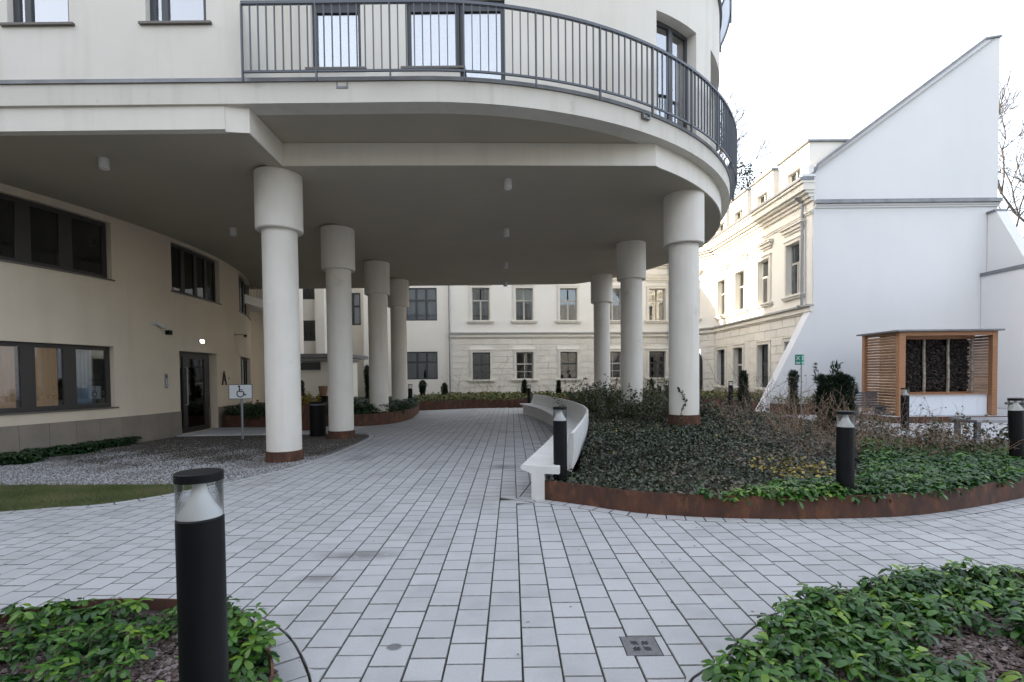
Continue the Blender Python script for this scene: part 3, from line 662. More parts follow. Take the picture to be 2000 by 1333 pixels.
for u, v in ((670, 172), (1260, 231)):
    x, y = at(u, v, 6.2)
    a = 0 if x < -1.45 else math.atan2(x - CF[0], -(y - CF[1])); sc = MB().box((-.09, -.05, -.03), (.09, .12, .0)).box((-.09, -.05, 0), (-.07, .12, .06)).box((.07, -.05, 0), (.09, .12, .06)).build('rain_spout', m_zinc, RB)
    sc.location = (x, y, 6.2); sc.rotation_euler = (0, 0, a)
# ceiling lamps
for k, (u, v, lab) in enumerate(((203, 310, 'white cylinder ceiling lamp above the lawn, nearest on the left'), (455, 446, 'white cylinder ceiling lamp left of the front left column'), (992, 351, 'front white ceiling lamp in the row over the driveway'),
                      (989, 448, 'second white ceiling lamp from the front over the driveway'), (988, 513, 'third small ceiling lamp from the front over the driveway'), (987, 551, 'rearmost tiny ceiling lamp at the far ceiling edge'))):
    zc = 5.58 if k < 2 else 5.54; x, y = at(u, v, zc)
    t = empty('ceiling_lamp', (x, y, zc), lab, 'ceiling lamp', 'cylinder lamps under the raised building')
    MB().lathe([(.072, -.19), (.08, -.175), (.08, 0)], (0, 0, 0), 24).build('housing', m_lamp, t, True); MB().lathe([(.0, -.194), (.062, -.192)], (0, 0, 0), 24).build('lens', m_cone, t)

# wall fittings: things of their own
def wfit(name, s, z, label, cat):
    p = WM(s, z, .0); t = empty(name, p, label, cat); t.rotation_euler = (0, 0, s / RW); return t       # local x = outward
t = wfit('security_camera', -1.25, 3.12, 'light grey bullet camera on the curved wall left of the door', 'camera')
MB().lathe([(.06, 0), (.06, .04)], n=16).build('mount', m_lamp, t).rotation_euler = (0, PI / 2, 0)
MB().tube([(.03, 0, 0), (.10, .03, .0)], .025, 8).build('bracket', m_lamp, t); MB().tube([(.06, .0, .02), (.10, .24, -.1)], .05, 12).build('camera_body', m_lamp, t, True); MB().tube([(.102, .245, -.102), (.104, .255, -.106)], .036, 12).build('lens', m_black, t)
t = wfit('wall_lamp', -.80, 2.90, 'small black cube lamp on the wall near the door', 'wall lamp'); MB().box((0, -.06, -.06), (.12, .06, .06)).build('housing', m_black, t); MB().lathe([(.04, -.063), (.04, -.061)], (.06, 0, 0), 12).build('lens', m_cone, t)
t = wfit('door_lamp', .66, 2.76, 'small lit emergency lamp above the entrance door', 'lamp'); MB().box((0, -.13, -.05), (.05, .11, .05)).build('housing', m_lamp, t); MB().box((.05, -.08, -.04), (.056, .10, .04)).build('diffuser', m_lampon, t)
t = wfit('dome_camera', 3.2, 3.18, 'little camera on a thin arm right of the entrance lamp', 'camera'); MB().tube([(0, 0, 0), (.3, .05, 0)], .014, 6).build('arm', m_post, t); MB().lathe([(0, -.09), (.05, -.07), (.055, 0)], (.32, .05, 0), 12).build('dome', m_black, t, True); MB().box((0, -.04, -.05), (.015, .04, .05)).build('mount_plate', m_post, t)
t = wfit('intercom', -.88, 1.56, 'slim silver intercom panel beside the entrance door', 'intercom'); MB().box((0, -.05, -.2), (.02, .05, .2)).build('panel', m_post, t); MB().box((.021, -.025, .12), (.023, .025, .15)).build('screen', m_black, t)
for i in range(6): MB().box((.021, -.02, -.15 + i * .035), (.025, .02, -.13 + i * .035)).build('button', m_signw, t)
def text_mesh(s, size, mt, ext=.01):
    cu = bpy.data.curves.new('t', 'FONT'); cu.body = s; cu.size = size; cu.extrude = ext; cu.align_x = 'CENTER'; o = bpy.data.objects.new('t', cu); C.objects.link(o)
    dg = bpy.context.evaluated_depsgraph_get(); me = bpy.data.meshes.new_from_object(o.evaluated_get(dg)); bpy.data.objects.remove(o); me.materials.clear(); me.materials.append(mt); return me
t = wfit('letter_sign', 2.07, 1.40, 'dark bronze capital letter A on the wall right of the entrance door', 'letter')
o = link('letter', text_mesh('A', .68, m_letter, .012), t); o.rotation_euler = (PI / 2, 0, PI / 2); o.location = (.02, 0, 0); o.scale = (.8, 1, 1)
o = link('small_lettering', text_mesh('1-62', .07, m_letter, .004), t); o.rotation_euler = (PI / 2, 0, PI / 2); o.location = (.01, .38, .2)
# entrance threshold
def band_poly(M, s0, s1, d0, d1, n=10): return [M(s0 + (s1 - s0) * i / n, 0, d0)[:2] for i in range(n + 1)] + [M(s1 - (s1 - s0) * i / n, 0, d1)[:2] for i in range(n + 1)]
o = MB().prism([(-9.62, 13.9), (-4.8, 14.15), (-4.75, 16.1), (-9.7, 16.2)], -.02, .012).build('entrance_landing', m_pave_far); tag(o, kind='structure')

# ------------------------------------------------------------------ old building: rear facade, canted corner, wing
OB = empty('old_building', (0, 0, 0), 'old cream building with rusticated ground floor, moulded windows and dormers', 'building')
A0, A1, A2, A3 = (-3.72, 30.43), (9.95, 31.59), (11.8, 28.6), (11.85, 19.5)
FA = plane_map(A0, A1); FC = plane_map(A1, A2); FW = plane_map(A2, A3)
LA = math.dist(A0, A1); LC = math.dist(A1, A2); LW = math.dist(A2, A3)
ux, uy = (A1[0] - A0[0]) / LA, (A1[1] - A0[1]) / LA
def fa(x): return (x - A0[0]) / ux
def fw_(y): return A2[1] - y
upA = [(fa(c) - .54, fa(c) + .54, 5.04, 7.05) for c in (-1.88, .81, 3.58, 6.42, 9.28)]; gdA = [(a, b, 1.40, 3.08) for a, b, _, _ in upA]
upC = [(LC / 2 - .5, LC / 2 + .5, 4.95, 7.0)]; dC = [(LC / 2 - .75, LC / 2 + .75, 0, 3.1)]
upW = [(fw_(c) - .5, fw_(c) + .5, 4.86, y1) for c, y1 in ((20.75, 7.02), (23.17, 6.88), (25.5, 6.85), (27.7, 6.82))]
gdW = [(fw_(c) - .5, fw_(c) + .5, .92, 2.95) for c in (20.85, 23.17, 25.7, 27.75)]
def old_win(M, h, up, k, parent):
    s0, s1, z0, z1 = h; c = (s0 + s1) / 2
    if up: tz = z0 + .62 * (z1 - z0); vb = [(c, .09, z0 + .05, tz)]; hb = [(tz, .08)]; thin = (); fm = m_framew if k % 3 else m_framew
    else: tz = z0 + .56 * (z1 - z0); vb = (); hb = [(tz, .09)]; thin = [(c - .02, c + .02, z0 + .05, z1 - .05), (s0 + .05, s1 - .05, z0 + .27 * (z1 - z0), z0 + .29 * (z1 - z0))]; fm = m_framew if k % 2 else m_frame
    r = random.Random(k); bk = []
    if up:
        bk = [(s0 + .06, s0 + .3, m_curtaing), (s1 - .3, s1 - .06, m_curtaing)]
        if k % 4 == 2: bk.append((s0 + .06, s1 - .06, m_blind, tz + .02, z1 - .06))
    elif k % 2: bk = [(s0 + .06, s1 - .06, m_curtaing, tz, z1 - .06)]
    w = window(M, s0 + .003, s1 - .003, z0, z1, -.16, .055, vb, hb, fm, m_glass if up else m_glassd, parent, back=bk, thin=thin, seed=k)
    # casing and sill as parts of the window
    cs = MB(); e = .14
    for a, b, c0, c1 in ((s0 - e, s0 - .002, z0 - (0 if up else .0), z1 + e), (s1 + .002, s1 + e, z0, z1 + e), (s0 - .002, s1 + .002, z1 + .002, z1 + e)):
        cs.mbox(M, a, b, c0, c1, 0, .075)
    cs.mbox(M, s0 - e - .03, s1 + e + .03, z1 + e, z1 + e + .04, .0, .12)
    cs.mbox(M, s0 - e * .55, s0 - e * .3, z0, z1 + .06, .075, .10); cs.mbox(M, s1 + e * .3, s1 + e * .55, z0, z1 + .06, .075, .10)
    cs.build('casing', m_trim, w)
    sm = MB().mbox(M, s0 - .28, s1 + .28, z0 - .08, z0 - .003, -.02, .17).mbox(M, s0 - .24, s1 + .24, z0 - .16, z0 - .08, 0, .11)
    sm.build('sill', m_trim, w)
    return w
kk = 0
def stone_face(M, s0, s1, z0, z1, holes, parent, zc=.372, wv=1.0):
    zs = []; z = z1
    while z > z0 + .05: zs.append((max(z0, z - zc), z)); z -= zc
    cache = {}
    for r, (a, b) in enumerate(zs):
        x = s0 - (wv / 2 if r % 2 else 0)
        while x < s1:
            p = [(max(s0, x), min(s1, x + wv))]
            for h in holes:
                if h[2] - .01 < b - .02 and h[3] + .14 > a + .02:
                    q = []
                    for u, v in p:
                        lo, hi = h[0] - .14, h[1] + .14
                        if v <= lo or u >= hi: q.append((u, v)); continue
                        if u < lo: q.append((u, lo))
                        if v > hi: q.append((hi, v))
                    p = q
            for u, v in p:
                if v - u > .06:
                    g_ = .014; o = MB().mbox(M, u + g_, v - g_, a + g_, b - g_, .001, .030 + random.uniform(0, .005)).build('stone_block', m_stone, parent)
            x += wv
def old_wall(M, L, holes_u, holes_g, ztop, fac, name, stone_z0=0.0):
    global kk
    wp = wall(name, M, 0, L, 0, ztop, [(*h, .2) for h in holes_u + holes_g], m_old, OB, 99, .2)
    stone_face(M, .03, L - .03, stone_z0, 3.93, holes_g, wp)
    for h in holes_u: kk += 1; old_win(M, h, True, kk, OB)
    for h in holes_g:
        kk += 1
        if h[2] > .1: old_win(M, h, False, kk, OB)
    # string course with metal cover, hood mouldings, architrave, main cornice
    MB().mbox(M, -.05, L + .05, 3.95, 4.02, .0, .07).mbox(M, -.08, L + .08, 4.02, 4.22, .0, .14).build('string_course', m_trim, OB)
    cv = MB()
    for i in range(int(L / 1.0) + 1): cv.mbox(M, -.1 + i, min(-.1 + i + .985, L + .1), 4.222, 4.30, -.0, .24)
    cv.build('ledge_cover', m_ledge, OB)
    for h in holes_u:
        a, b = h[0] - .3, h[1] + .3; z = h[3]
        MB().mbox(M, a + .12, b - .12, z + .42, z + .52, 0, .06).mbox(M, a + .05, b - .05, z + .52, z + .66, 0, .14).mbox(M, a, b, z + .66, z + .74, 0, .22).mbox(M, a - .02, b + .02, z + .742, z + .765, 0, .24).build('window_hood', m_trim, OB)
    MB().mbox(M, -.02, L + .02, 7.86, 7.93, 0, .06).mbox(M, -.03, L + .03, 7.93, 8.0, 0, .10).build('architrave', m_trim, OB)
    MB().mbox(M, -.03, L + .03, 8.35, 8.48, 0, .10).mbox(M, -.06, L + .06, 8.48, 8.62, 0, .2).mbox(M, -.1, L + .1, 8.62, 8.72, 0, .34).mbox(M, -.14, L + .14, 8.72, 8.98, 0, .46).mbox(M, -.16, L + .16, 8.98, 9.08, 0, .54).build('cornice', m_trim, OB)
    MB().mbox(M, -.18, L + .18, 9.083, 9.2, 0.1, .60).build('gutter', m_zinc, OB)
old_wall(FA, LA, upA, gdA, 9.05, 1, 'rear_wall')
old_wall(FC, LC, upC, dC, 9.05, 1, 'corner_wall')
old_wall(FW, LW, upW, gdW, 9.05, 1, 'wing_wall')
for o in list(OB.children):
    if o.name.startswith('window') and False: pass
# arched doorway in the canted corner
c = LC / 2; ar = []; n = 14
out = [(c - .85, 0), (c - .85, 2.3)] + [(c - .85 * math.cos(PI * i / n), 2.3 + .85 * math.sin(PI * i / n)) for i in range(1, n)] + [(c + .85, 2.3), (c + .85, 0)]
ad = MB()
for i in range(n):
    a0, a1 = PI * i / n, PI * (i + 1) / n
    ad.ext([(c - .72 * math.cos(a0), 2.3 + .72 * math.sin(a0)), (c - .72 * math.cos(a1), 2.3 + .72 * math.sin(a1)), (c - .88 * math.cos(a1), 2.3 + .88 * math.sin(a1)), (c - .88 * math.cos(a0), 2.3 + .88 * math.sin(a0))], FC, .02, .1)
ad.mbox(FC, c - .88, c - .72, 0, 2.3, .02, .1).mbox(FC, c + .72, c + .88, 0, 2.3, .02, .1)
dd = ad.build('arched_doorway', m_frameb, OB)
MB().ext([(c - .72, 0), (c - .72, 2.3)] + [(c - .72 * math.cos(PI * i / n), 2.3 + .72 * math.sin(PI * i / n)) for i in range(1, n)] + [(c + .72, 2.3), (c + .72, 0)], FC, .012, .03).build('door_leaf', m_frame, dd)
# roof and dormers of the wing
rf = MB(); rp = []
rf.add([(11.5, 19.3, 9.2), (11.3, 28.6, 9.2), (19.0, 28.6, 14.6), (19.0, 19.4, 14.6)], [(0, 1, 2, 3)])
rf.add([(9.9, 31.3, 9.2), (11.3, 28.5, 9.2), (19.0, 28.6, 14.6), (19, 37, 14.6)], [(0, 1, 2, 3)])
rf.add([(-3.8, 30.4, 9.2), (9.9, 31.3, 9.2), (19, 37, 14.6), (-3.8, 37, 14.6)], [(0, 1, 2, 3)])
rf.build('roof', m_roof, OB)
def dormer(y0, y1, zt=10.72):
    c = (y0 + y1) / 2; s0, s1 = fw_(y1), fw_(y0); M = FW
    w = wall('dormer', M, s0, s1, 9.0, zt, [(fw_(c) - .47, fw_(c) + .47, 9.27, 10.02)], m_old, OB, 99, .18)
    for a in (s0, s1): MB().add([M(a, 9.0, -.0), M(a, zt, 0), M(a, zt, -2.4), M(a, 9.4, -2.4)], [(0, 1, 2, 3)]).build('dormer_cheek', m_old, w)
    MB().mbox(M, s0 - .08, s1 + .08, zt, zt + .07, -2.6, .10).build('dormer_roof', m_zinc, w)
    MB().mbox(M, s0 - .02, s1 + .02, zt - .2, zt - .16, -.02, .03).build('moulding', m_trim, w)
    q = window(M, fw_(c) - .467, fw_(c) + .467, 9.27, 10.02, -.14, .05, [(fw_(c), .07)], (), m_framew, m_glass, None, back=[(fw_(c) - .4, fw_(c) + .4, m_blind)], seed=int(y0 * 10), name='dormer_window')
    q.parent = OB
for y0, y1 in ((19.75, 21.9), (22.43, 24.38), (24.84, 26.75), (27.2, 28.55)): dormer(y0, y1)
# downpipes
MB().tube([FW(fw_(20.0), 8.6, .4), FW(fw_(20.0), 8.4, .12), FW(fw_(20.0), 4.32, .12), FW(fw_(20.0), 4.28, .3)], .055, 10).build('downpipe', m_post, OB, True)
MB().tube([(-3.78, 30.2, 9.5), (-3.78, 30.2, .3)], .05, 10).build('downpipe', m_post, OB, True)
# gable wall with slanting buttress
GY = 19.46
gp = [(11.4, 9.2), (11.82, 9.2), (11.82, 9.62), (12.0, 9.70), (18.45, 14.46), (19.04, 14.54), (19.04, 0), (9.75, 0), (11.84, 4.22), (11.84, 9.0)]
gp = [(9.75, 0), (19.04, 0), (19.04, 14.50), (18.50, 14.43), (12.02, 9.66), (11.86, 9.3), (11.86, 4.24)]
GM = plane_map((0, GY), (1, GY))
g_ = MB().ext(gp, GM, 0, -.45).build('gable_wall', m_white, OB)
MB().ext([(11.86, 9.3), (12.02, 9.66), (18.50, 14.43), (19.09, 14.52), (19.09, 14.585), (18.47, 14.50), (11.94, 9.72), (11.80, 9.34)], GM, .05, -.5).build('gable_coping', m_zinc, g_)
MB().mbox(GM, 11.88, 19.06, 8.02, 8.09, .002, .06).mbox(GM, 11.88, 19.07, 8.09, 8.16, .002, .11).build('gable_moulding', m_white, g_)
cv = MB()
for i in range(8): cv.mbox(GM, 11.86 + i * .9, min(11.86 + i * .9 + .892, 19.08), 8.163, 8.30, .002, .2)
cv.build('ledge_cover', m_zinc, g_)
MB().box((11.3, 19.3, 9.2), (11.84, 19.44, 9.3)).box((11.6, 19.42, 9.3), (11.84, 19.9, 9.68)).build('cornice_return', m_white, g_)
# garden wall on the right
GW = empty('garden_wall', (0, 0, 0), 'white garden wall with grey metal coping at the right edge', 'wall')
MB().box((18.42, 9, 0), (18.8, 19.44, 5.3)).build('wall', m_white, GW); MB().box((18.36, 9, 5.3), (18.86, 19.42, 5.42)).build('coping', m_zinc, GW)
MB().ext([(0, 5.43), (1.55, 5.43), (.35, 7.72), (0, 7.72)], lambda s, z, d=0: (18.64 + d, 19.44 - s, z), 0, .4).build('stepped_wall', m_white, GW)
MB().ext([(0, 7.72), (.36, 7.72), (.36, 7.8), (0, 7.8)], lambda s, z, d=0: (18.58 + d, 19.44 - s, z), 0, .5).build('coping', m_zinc, GW)

# ------------------------------------------------------------------ rear-left buildings seen between the columns
LB = empty('rear_left_building', (0, 0, 0), 'plain cream block with dark square windows behind the left columns', 'building')
ML = plane_map((-9.0, 30.25), (-3.74, 30.42))
hl = [(2.5, 4.45, 1.45, 3.15, .18), (2.5, 4.45, 5.05, 7.05, .18)]
wl = wall('wall', ML, 0, 5.26, 0, 11.5, hl, m_old, LB, 99, .18)
for h, kx in ((hl[0], 51), (hl[1], 52)):
    t = h[3] - .38 * (h[3] - h[2]); window(ML, h[0], h[1], h[2], h[3], -.05, .08, [(h[0] + .7, .13), (h[0] + 1.3, .13)], [(t, .10)], m_frame, m_glass, LB, back=[(h[0] + .1, h[1] - .1, m_curtain if kx == 52 else m_curtaing)], seed=kx)
ML2 = plane_map((-13.6, 31.6), (-9.0, 31.6))
h2 = [(2.85, 4.0, 4.95, 7.0, .15)]
wall('recessed_wall', ML2, 0, 4.6, 0, 11.5, h2, m_old, LB, 99, .15)
window(ML2, 2.85, 4.0, 4.95, 7.0, -.05, .09, [(3.5, .14)], [(6.15, .12)], m_frame, m_glass, LB, back=[(2.9, 3.9, m_curtain)], seed=61)
MB().box((-9.02, 30.24, 0), (-8.75, 31.6, 11.4)).build('wall_return', m_old, LB)
ML3 = plane_map((-14.7, 29.6), (-11.1, 29.6))
h3 = [(1.6, 3.05, 3.82, 5.05, .12), (1.6, 3.05, 6.3, 7.9, .12)]
wall('side_wall', ML3, 0, 3.1, 0, 11.5, h3, m_old, LB, 99, .12)
for k, h in enumerate(h3): window(ML3, h[0], h[1], h[2], h[3], -.03, .07, [(h[0] + .5, .08), (h[0] + 1.0, .08)], (), m_frame, m_glassd, LB, back=[(h[0] + .1, h[0] + .6, m_curtaing), (h[0] + 1.05, h[0] + 1.4, m_curtaing)], seed=70 + k)
MB().box((-11.6, 29.3, 0), (-11.05, 30.0, 11.5)).build('pier', m_old, LB)
MB().box((-11.45, 25.6, 0), (-8.6, 27.5, 2.45)).build('annex_wall', m_old, LB)
MB().box((-11.48, 25.45, 2.47), (-8.5, 27.6, 2.62)).box((-11.48, 25.5, 2.66), (-8.5, 29.3, 2.86)).build('annex_roof', m_roof, LB)
lv = MB().box((-11.2, 25.55, 2.02), (-9.9, 25.6, 2.42))
for i in range(5): lv.box((-11.15, 25.5, 2.05 + i * .075), (-9.95, 25.56, 2.09 + i * .075))
lv.build('louvre_grille', m_frame, LB)
MB().box((-11.45, 25.5, 0), (-8.6, 25.58, .55)).build('plinth', m_plinth, LB)
BB = empty('balcony_block', (0, 0, 0), 'beige block with a balcony just right of the curved wall', 'building')
MB().box((-14, 23.1, 0), (-11.5, 27.4, 18.)).build('wall', m_stucco, BB)  # depth and height stretched so its shadow falls on the near wing
MB().box((-13, 20.4, 4.72), (-10.95, 23.08, 5.08)).build('balcony_slab', m_white, BB)
bl_ = MB().box((-11.02, 20.4, 6.05), (-10.98, 23.08, 6.1)).build('balcony_railing', m_rail, BB)
bm_ = MB().box((-11.008, -.008, 5.08), (-10.992, .008, 6.05)).mesh('baluster', m_rail)
for i in range(22): o = link('baluster', bm_, bl_); o.location = (0, 20.42 + i * .127, 0)
# unseen blocks added behind the camera and to the left against the low sun
NB = empty('unseen_blocks', (0, 0, 0), 'unseen blocks added on the left and behind to keep out the low sun', 'building')
MB().box((-60, 24.4, 0), (-15.6, 45, 15.)).build('left_sun_block', m_unseen, NB)
MB().box((-20, 32.1, 0), (-4.0, 45, 11.2)).build('rear_block', m_unseen, NB)
MB().box((-34, -30, 0), (26, -16, 13)).build('front_sun_block', m_unseen, NB)
MB().box((-40, -15.9, 0), (-24, 7.5, 17)).build('side_sun_block', m_unseen, NB)

# ------------------------------------------------------------------ planters of weathering steel
def planter(name, poly, z1, label, closed=True, path=None):
    t = empty(name, (0, 0, 0), label, 'planter')
    MB().strip(path or poly, -.028, z1, .012 if not path else .012, closed and path is None).build('steel_edge', m_corten, t, True)
    return t
def ccw(P):
    a = sum(P[i][0] * P[(i + 1) % len(P)][1] - P[(i + 1) % len(P)][0] * P[i][1] for i in range(len(P))); return P if a > 0 else P[::-1]
P_right = planter('planter', ccw(RIGHT_PL), .25, 'large curved rusty steel planter behind the white bench', path=[p for p in R_PL])
P_left = planter('planter', ccw(BED_L), .13, 'small rusty planter round the foreground bollard at bottom left')
P_rb = planter('planter', ccw(BED_R), .13, 'round rusty planter full of green leaves at bottom right')
P_mid = planter('planter', ccw(MID_PL), .40, 'rusty planter round the third and fourth left columns')
P_far = planter('planter', ccw(FAR_PL), .42, 'long rusty planter in front of the old facade')
P_k = planter('platform_edge', ccw(KIOSK_PL), .19, 'low rusty steel edge of the wooden shelter platform'); P_k['category'] = 'edging'
MB().prism([(x, y) for x, y in offset(ccw(KIOSK_PL), .02, True)], 0, .185).build('platform_top', m_pave_far, P_k)
sheet('far_ground', [(-30, 23.5), (30, 23.5), (30, 60), (-30, 60)], -.02, m_soil)
sheet('right_paving', [(11.85, 3), (18.42, 3), (18.42, 15.3), (11.85, 15.3)], -.001, m_pave_far)

def ss(x): x = np.clip(x, 0, 1); return x * x * (3 - 2 * x)
def h_right(X, Y):
    d = edge_dist(RIGHT_BED, X, Y); return .20 + .27 * ss(d / 3.2) * ss((Y - 5.4) / 5) + .27 * np.clip(1 - (X - 1.5) / 2.4, 0, 1) * ss((Y - 6.7) / 2.2) * ss(d / .25 + .5) + .02 * np.sin(X * 3.1) * np.cos(Y * 2.7)
def soil(name, poly, hf, mt, parent, step=.16):
    P = np.array(poly); x0, y0 = P.min(0); x1, y1 = P.max(0); nx, ny = int((x1 - x0) / step) + 2, int((y1 - y0) / step) + 2
    gx, gy = np.meshgrid(np.linspace(x0, x1, nx), np.linspace(y0, y1, ny)); ins = inside(P, gx, gy) | (edge_dist(P, gx, gy) < step * .6)
    # pull outside vertices of border cells on to the edge
    Z = hf(gx, gy); idx = -np.ones(gx.shape, int); F = []
    cell = ins[:-1, :-1] & ins[1:, :-1] & ins[:-1, 1:] & ins[1:, 1:]
    V = np.c_[gx.ravel(), gy.ravel(), Z.ravel()]
    out = ~inside(P, gx, gy).ravel()
    if out.any():
        Q = np.roll(P, -1, 0)
        for k in np.where(out & ins.ravel())[0]:
            x, y = V[k, :2]; ab = Q - P; t = np.clip(((x - P[:, 0]) * ab[:, 0] + (y - P[:, 1]) * ab[:, 1]) / np.maximum((ab ** 2).sum(1), 1e-9), 0, 1)
            q = P + ab * t[:, None]; j = ((q - (x, y)) ** 2).sum(1).argmin(); V[k, :2] = q[j]
    J, I = np.where(cell); a = J * nx + I
    return big_mesh(name, V, np.stack([a, a + 1, a + 1 + nx, a + nx], 1), mt, parent, None, True)
soil('soil', RIGHT_BED, h_right, m_soil, P_right)
soil('soil', BED_L, lambda x, y: .055 + .015 * np.sin(9 * x) * np.cos(8 * y), m_soil, P_left, .05)
soil('soil', BED_R, lambda x, y: .06 + .02 * np.sin(7 * x + 1) * np.cos(6 * y), m_soil, P_rb, .05)
soil('soil', MID_PL, lambda x, y: .33 + 0 * x, m_soil, P_mid)
soil('soil', FAR_PL, lambda x, y: .36 + 0 * x, m_soil, P_far, .3)

# ------------------------------------------------------------------ foliage
def leaf_template(L=1., W=.235, droop=.55, fold_=.07):
    v = [(0, 0, 0), (-W * .6, .38 * L, fold_ * .5), (W * .6, .38 * L, fold_ * .5), (0, .38 * L, 0), (-W, .70 * L, fold_ * .6 - droop * .4), (W, .70 * L, fold_ * .6 - droop * .4), (0, .7 * L, -droop * .3), (-W * .62, .92 * L, -droop * .85), (W * .62, .92 * L, -droop * .85), (0, L, -droop)]
    f = [(0, 3, 1), (0, 2, 3), (1, 3, 6), (1, 6, 4), (3, 2, 5), (3, 5, 6), (4, 6, 7), (6, 9, 7), (6, 5, 8), (6, 8, 9)]
    return np.array(v, float), np.array(f)
LT_, LF_ = leaf_template()
def rosettes(name, X, Y, Z, mt, parent, size=.075, lo=5, hi=8, stems=True, bright=None, W=1., hz=(.03, .13), label=None, cat=None):
    n = len(X); k = rng.integers(lo, hi + 1, n); rep = np.repeat(np.arange(n), k); m_ = len(rep)
    hgt = rng.uniform(hz[0], hz[1], n); base = rng.uniform(0, 6.28, n); lean = rng.normal(0, .03, (n, 2))
    j = np.concatenate([np.arange(q) for q in k]); yaw = base[rep] + j * 2.4 + rng.normal(0, .25, m_)
    tilt = rng.normal(.18, .3, m_) + (j / k[rep]) * .5 - .15; sc = rng.uniform(.75, 1.2, m_) * size * rng.uniform(.8, 1.2, n)[rep]
    top = np.c_[X + lean[:, 0], Y + lean[:, 1], Z + hgt]
    pos = top[rep] + np.c_[0 * yaw, 0 * yaw, rng.uniform(-.02, .01, m_)]
    tv = LT_ * np.array([W, 1, 1]); V, F = scatter(tv, LF_, pos, yaw, tilt, rng.normal(0, .25, m_), sc)
    br = (bright if bright is not None else rng.random(n))
    var = np.clip((br[rep] * .6 + rng.random(m_) * .4) ** 1.25 + .12 * (j / k[rep] > .75), 0, 1)
    o = big_mesh(name, V, F, mt, parent, np.repeat(var, 10), True)
    o['kind'] = 'stuff'
    if label: o['label'] = label
    if cat: o['category'] = cat
    return top, o
def stems_mesh(name, A, B, r, mt, parent):
    n = len(A); d = B - A; ref = np.where(np.abs(d[:, 2:3]) < .9 * np.linalg.norm(d, axis=1, keepdims=True), [[0, 0, 1.]], [[1., 0, 0]])
    u = np.cross(d, ref); u /= np.linalg.norm(u, axis=1, keepdims=True) + 1e-9; w = np.cross(d, u); w /= np.linalg.norm(w, axis=1, keepdims=True) + 1e-9
    V = []
    for P, s in ((A, 1.), (B, .6)):
        for q in range(3):
            a = q * 2.094; rr = r[:, None] if hasattr(r, '__len__') else r
            V.append(P + (u * math.cos(a) + w * math.sin(a)) * rr * s)
    V = np.stack(V, 1).reshape(-1, 3); base = np.arange(n)[:, None, None] * 6
    F = (np.array([[0, 1, 4, 3], [1, 2, 5, 4], [2, 0, 3, 5]])[None] + base).reshape(-1, 4)
    o = big_mesh(name, V, F, mt, parent); o['kind'] = 'stuff'; return o
def chips(name, poly, hf, n, box, parent, size=(.008, .028)):
    X, Y = pts_in(poly, n, box); n = len(X)
    t = np.array([(-1, -.4, 0), (1, -.35, .1), (.9, .4, .12), (-.9, .45, .05)]); s = rng.uniform(*size, n)
    V, F = scatter(t, np.array([[0, 1, 2, 3]]), np.c_[X, Y, hf(X, Y) + rng.uniform(.002, .018, n)], rng.uniform(0, 6.3, n), rng.normal(0, .35, n), rng.normal(0, .35, n), s)
    o = big_mesh(name, V, F, m_mulch, parent, np.repeat(rng.random(n), 4)); o['kind'] = 'stuff'
hl_ = lambda x, y: .055 + .015 * np.sin(9 * x) * np.cos(8 * y)
hr_ = lambda x, y: .06 + .02 * np.sin(7 * x + 1) * np.cos(6 * y)
chips('bark_chips', BED_L, hl_, 30000, (-3.6, -1, 1.7, 3.2), P_left); chips('bark_chips', BED_R, hr_, 36000, (.8, 4, 1.8, 3.6), P_rb)
def fbm(X, Y, s, seed=0):
    r = np.random.default_rng(seed); v = 0 * X
    for i in range(5):
        a = r.uniform(0, 6.28, 3); k = s * 1.7 ** i; v = v + np.sin(X * k * math.cos(a[0]) + Y * k * math.sin(a[0]) + a[1]) * np.sin(X * k * math.sin(a[2]) - Y * k * math.cos(a[2]) + a[0]) / 1.4 ** i
    return v
# bottom left bed
X, Y = pts_in(BED_L, 1500, (-3.7, -1.0, 1.7, 3.2)); f_ = fbm(X, Y, 2.6, 3); k = (f_ > -.32) & (np.hypot(X + 1.32, Y - 2.07) > .13); X, Y = X[k][:620], Y[k][:620]
top, _ = rosettes('ground_cover_leaves', X, Y, hl_(X, Y), m_pachy, P_left, .062, 6, 9, hz=(.02, .13))
stems_mesh('leaf_stems', top + np.c_[rng.normal(0, .05, (len(X), 2)), -top[:, 2] + .04], top, .0022, mat('green_stem', (.16, .17, .06), .6), P_left)['kind'] = 'stuff'
ex = np.array([at(548, 1240, .2), at(520, 1215, .22), at(500, 1200, .24), at(470, 1200, .25), at(262, 1170, .22), at(280, 1160, .25), at(50, 1190, .24), at(532, 1215, .2), at(510, 1235, .25)])
ex = ex - np.array([(.04, .03)]); rosettes('ground_cover_leaves', ex[:, 0], ex[:, 1], 0 * ex[:, 0] + .05, m_pachy, P_left, .085, 8, 11, hz=(.10, .19), bright=np.full(len(ex), .8))
# bottom right bed
X, Y = pts_in(BED_R, 3600, (.8, 4.2, 1.7, 3.6)); f_ = fbm(X, Y, 2.1, 11); dd_ = edge_dist(BED_R, X, Y); k = (f_ > -.6 - 1.6 * (dd_ < .28)) & (rng.random(len(X)) < .68) | (rng.random(len(X)) < .04); X, Y = X[k], Y[k]
top, _ = rosettes('ground_cover_leaves', X, Y, hr_(X, Y), m_pachy, P_rb, .066, 6, 10, hz=(.04, .16))
stems_mesh('leaf_stems', top + np.c_[rng.normal(0, .04, (len(X), 2)), -top[:, 2] + .05], top, .0022, bpy.data.materials['green_stem'], P_rb)['kind'] = 'stuff'
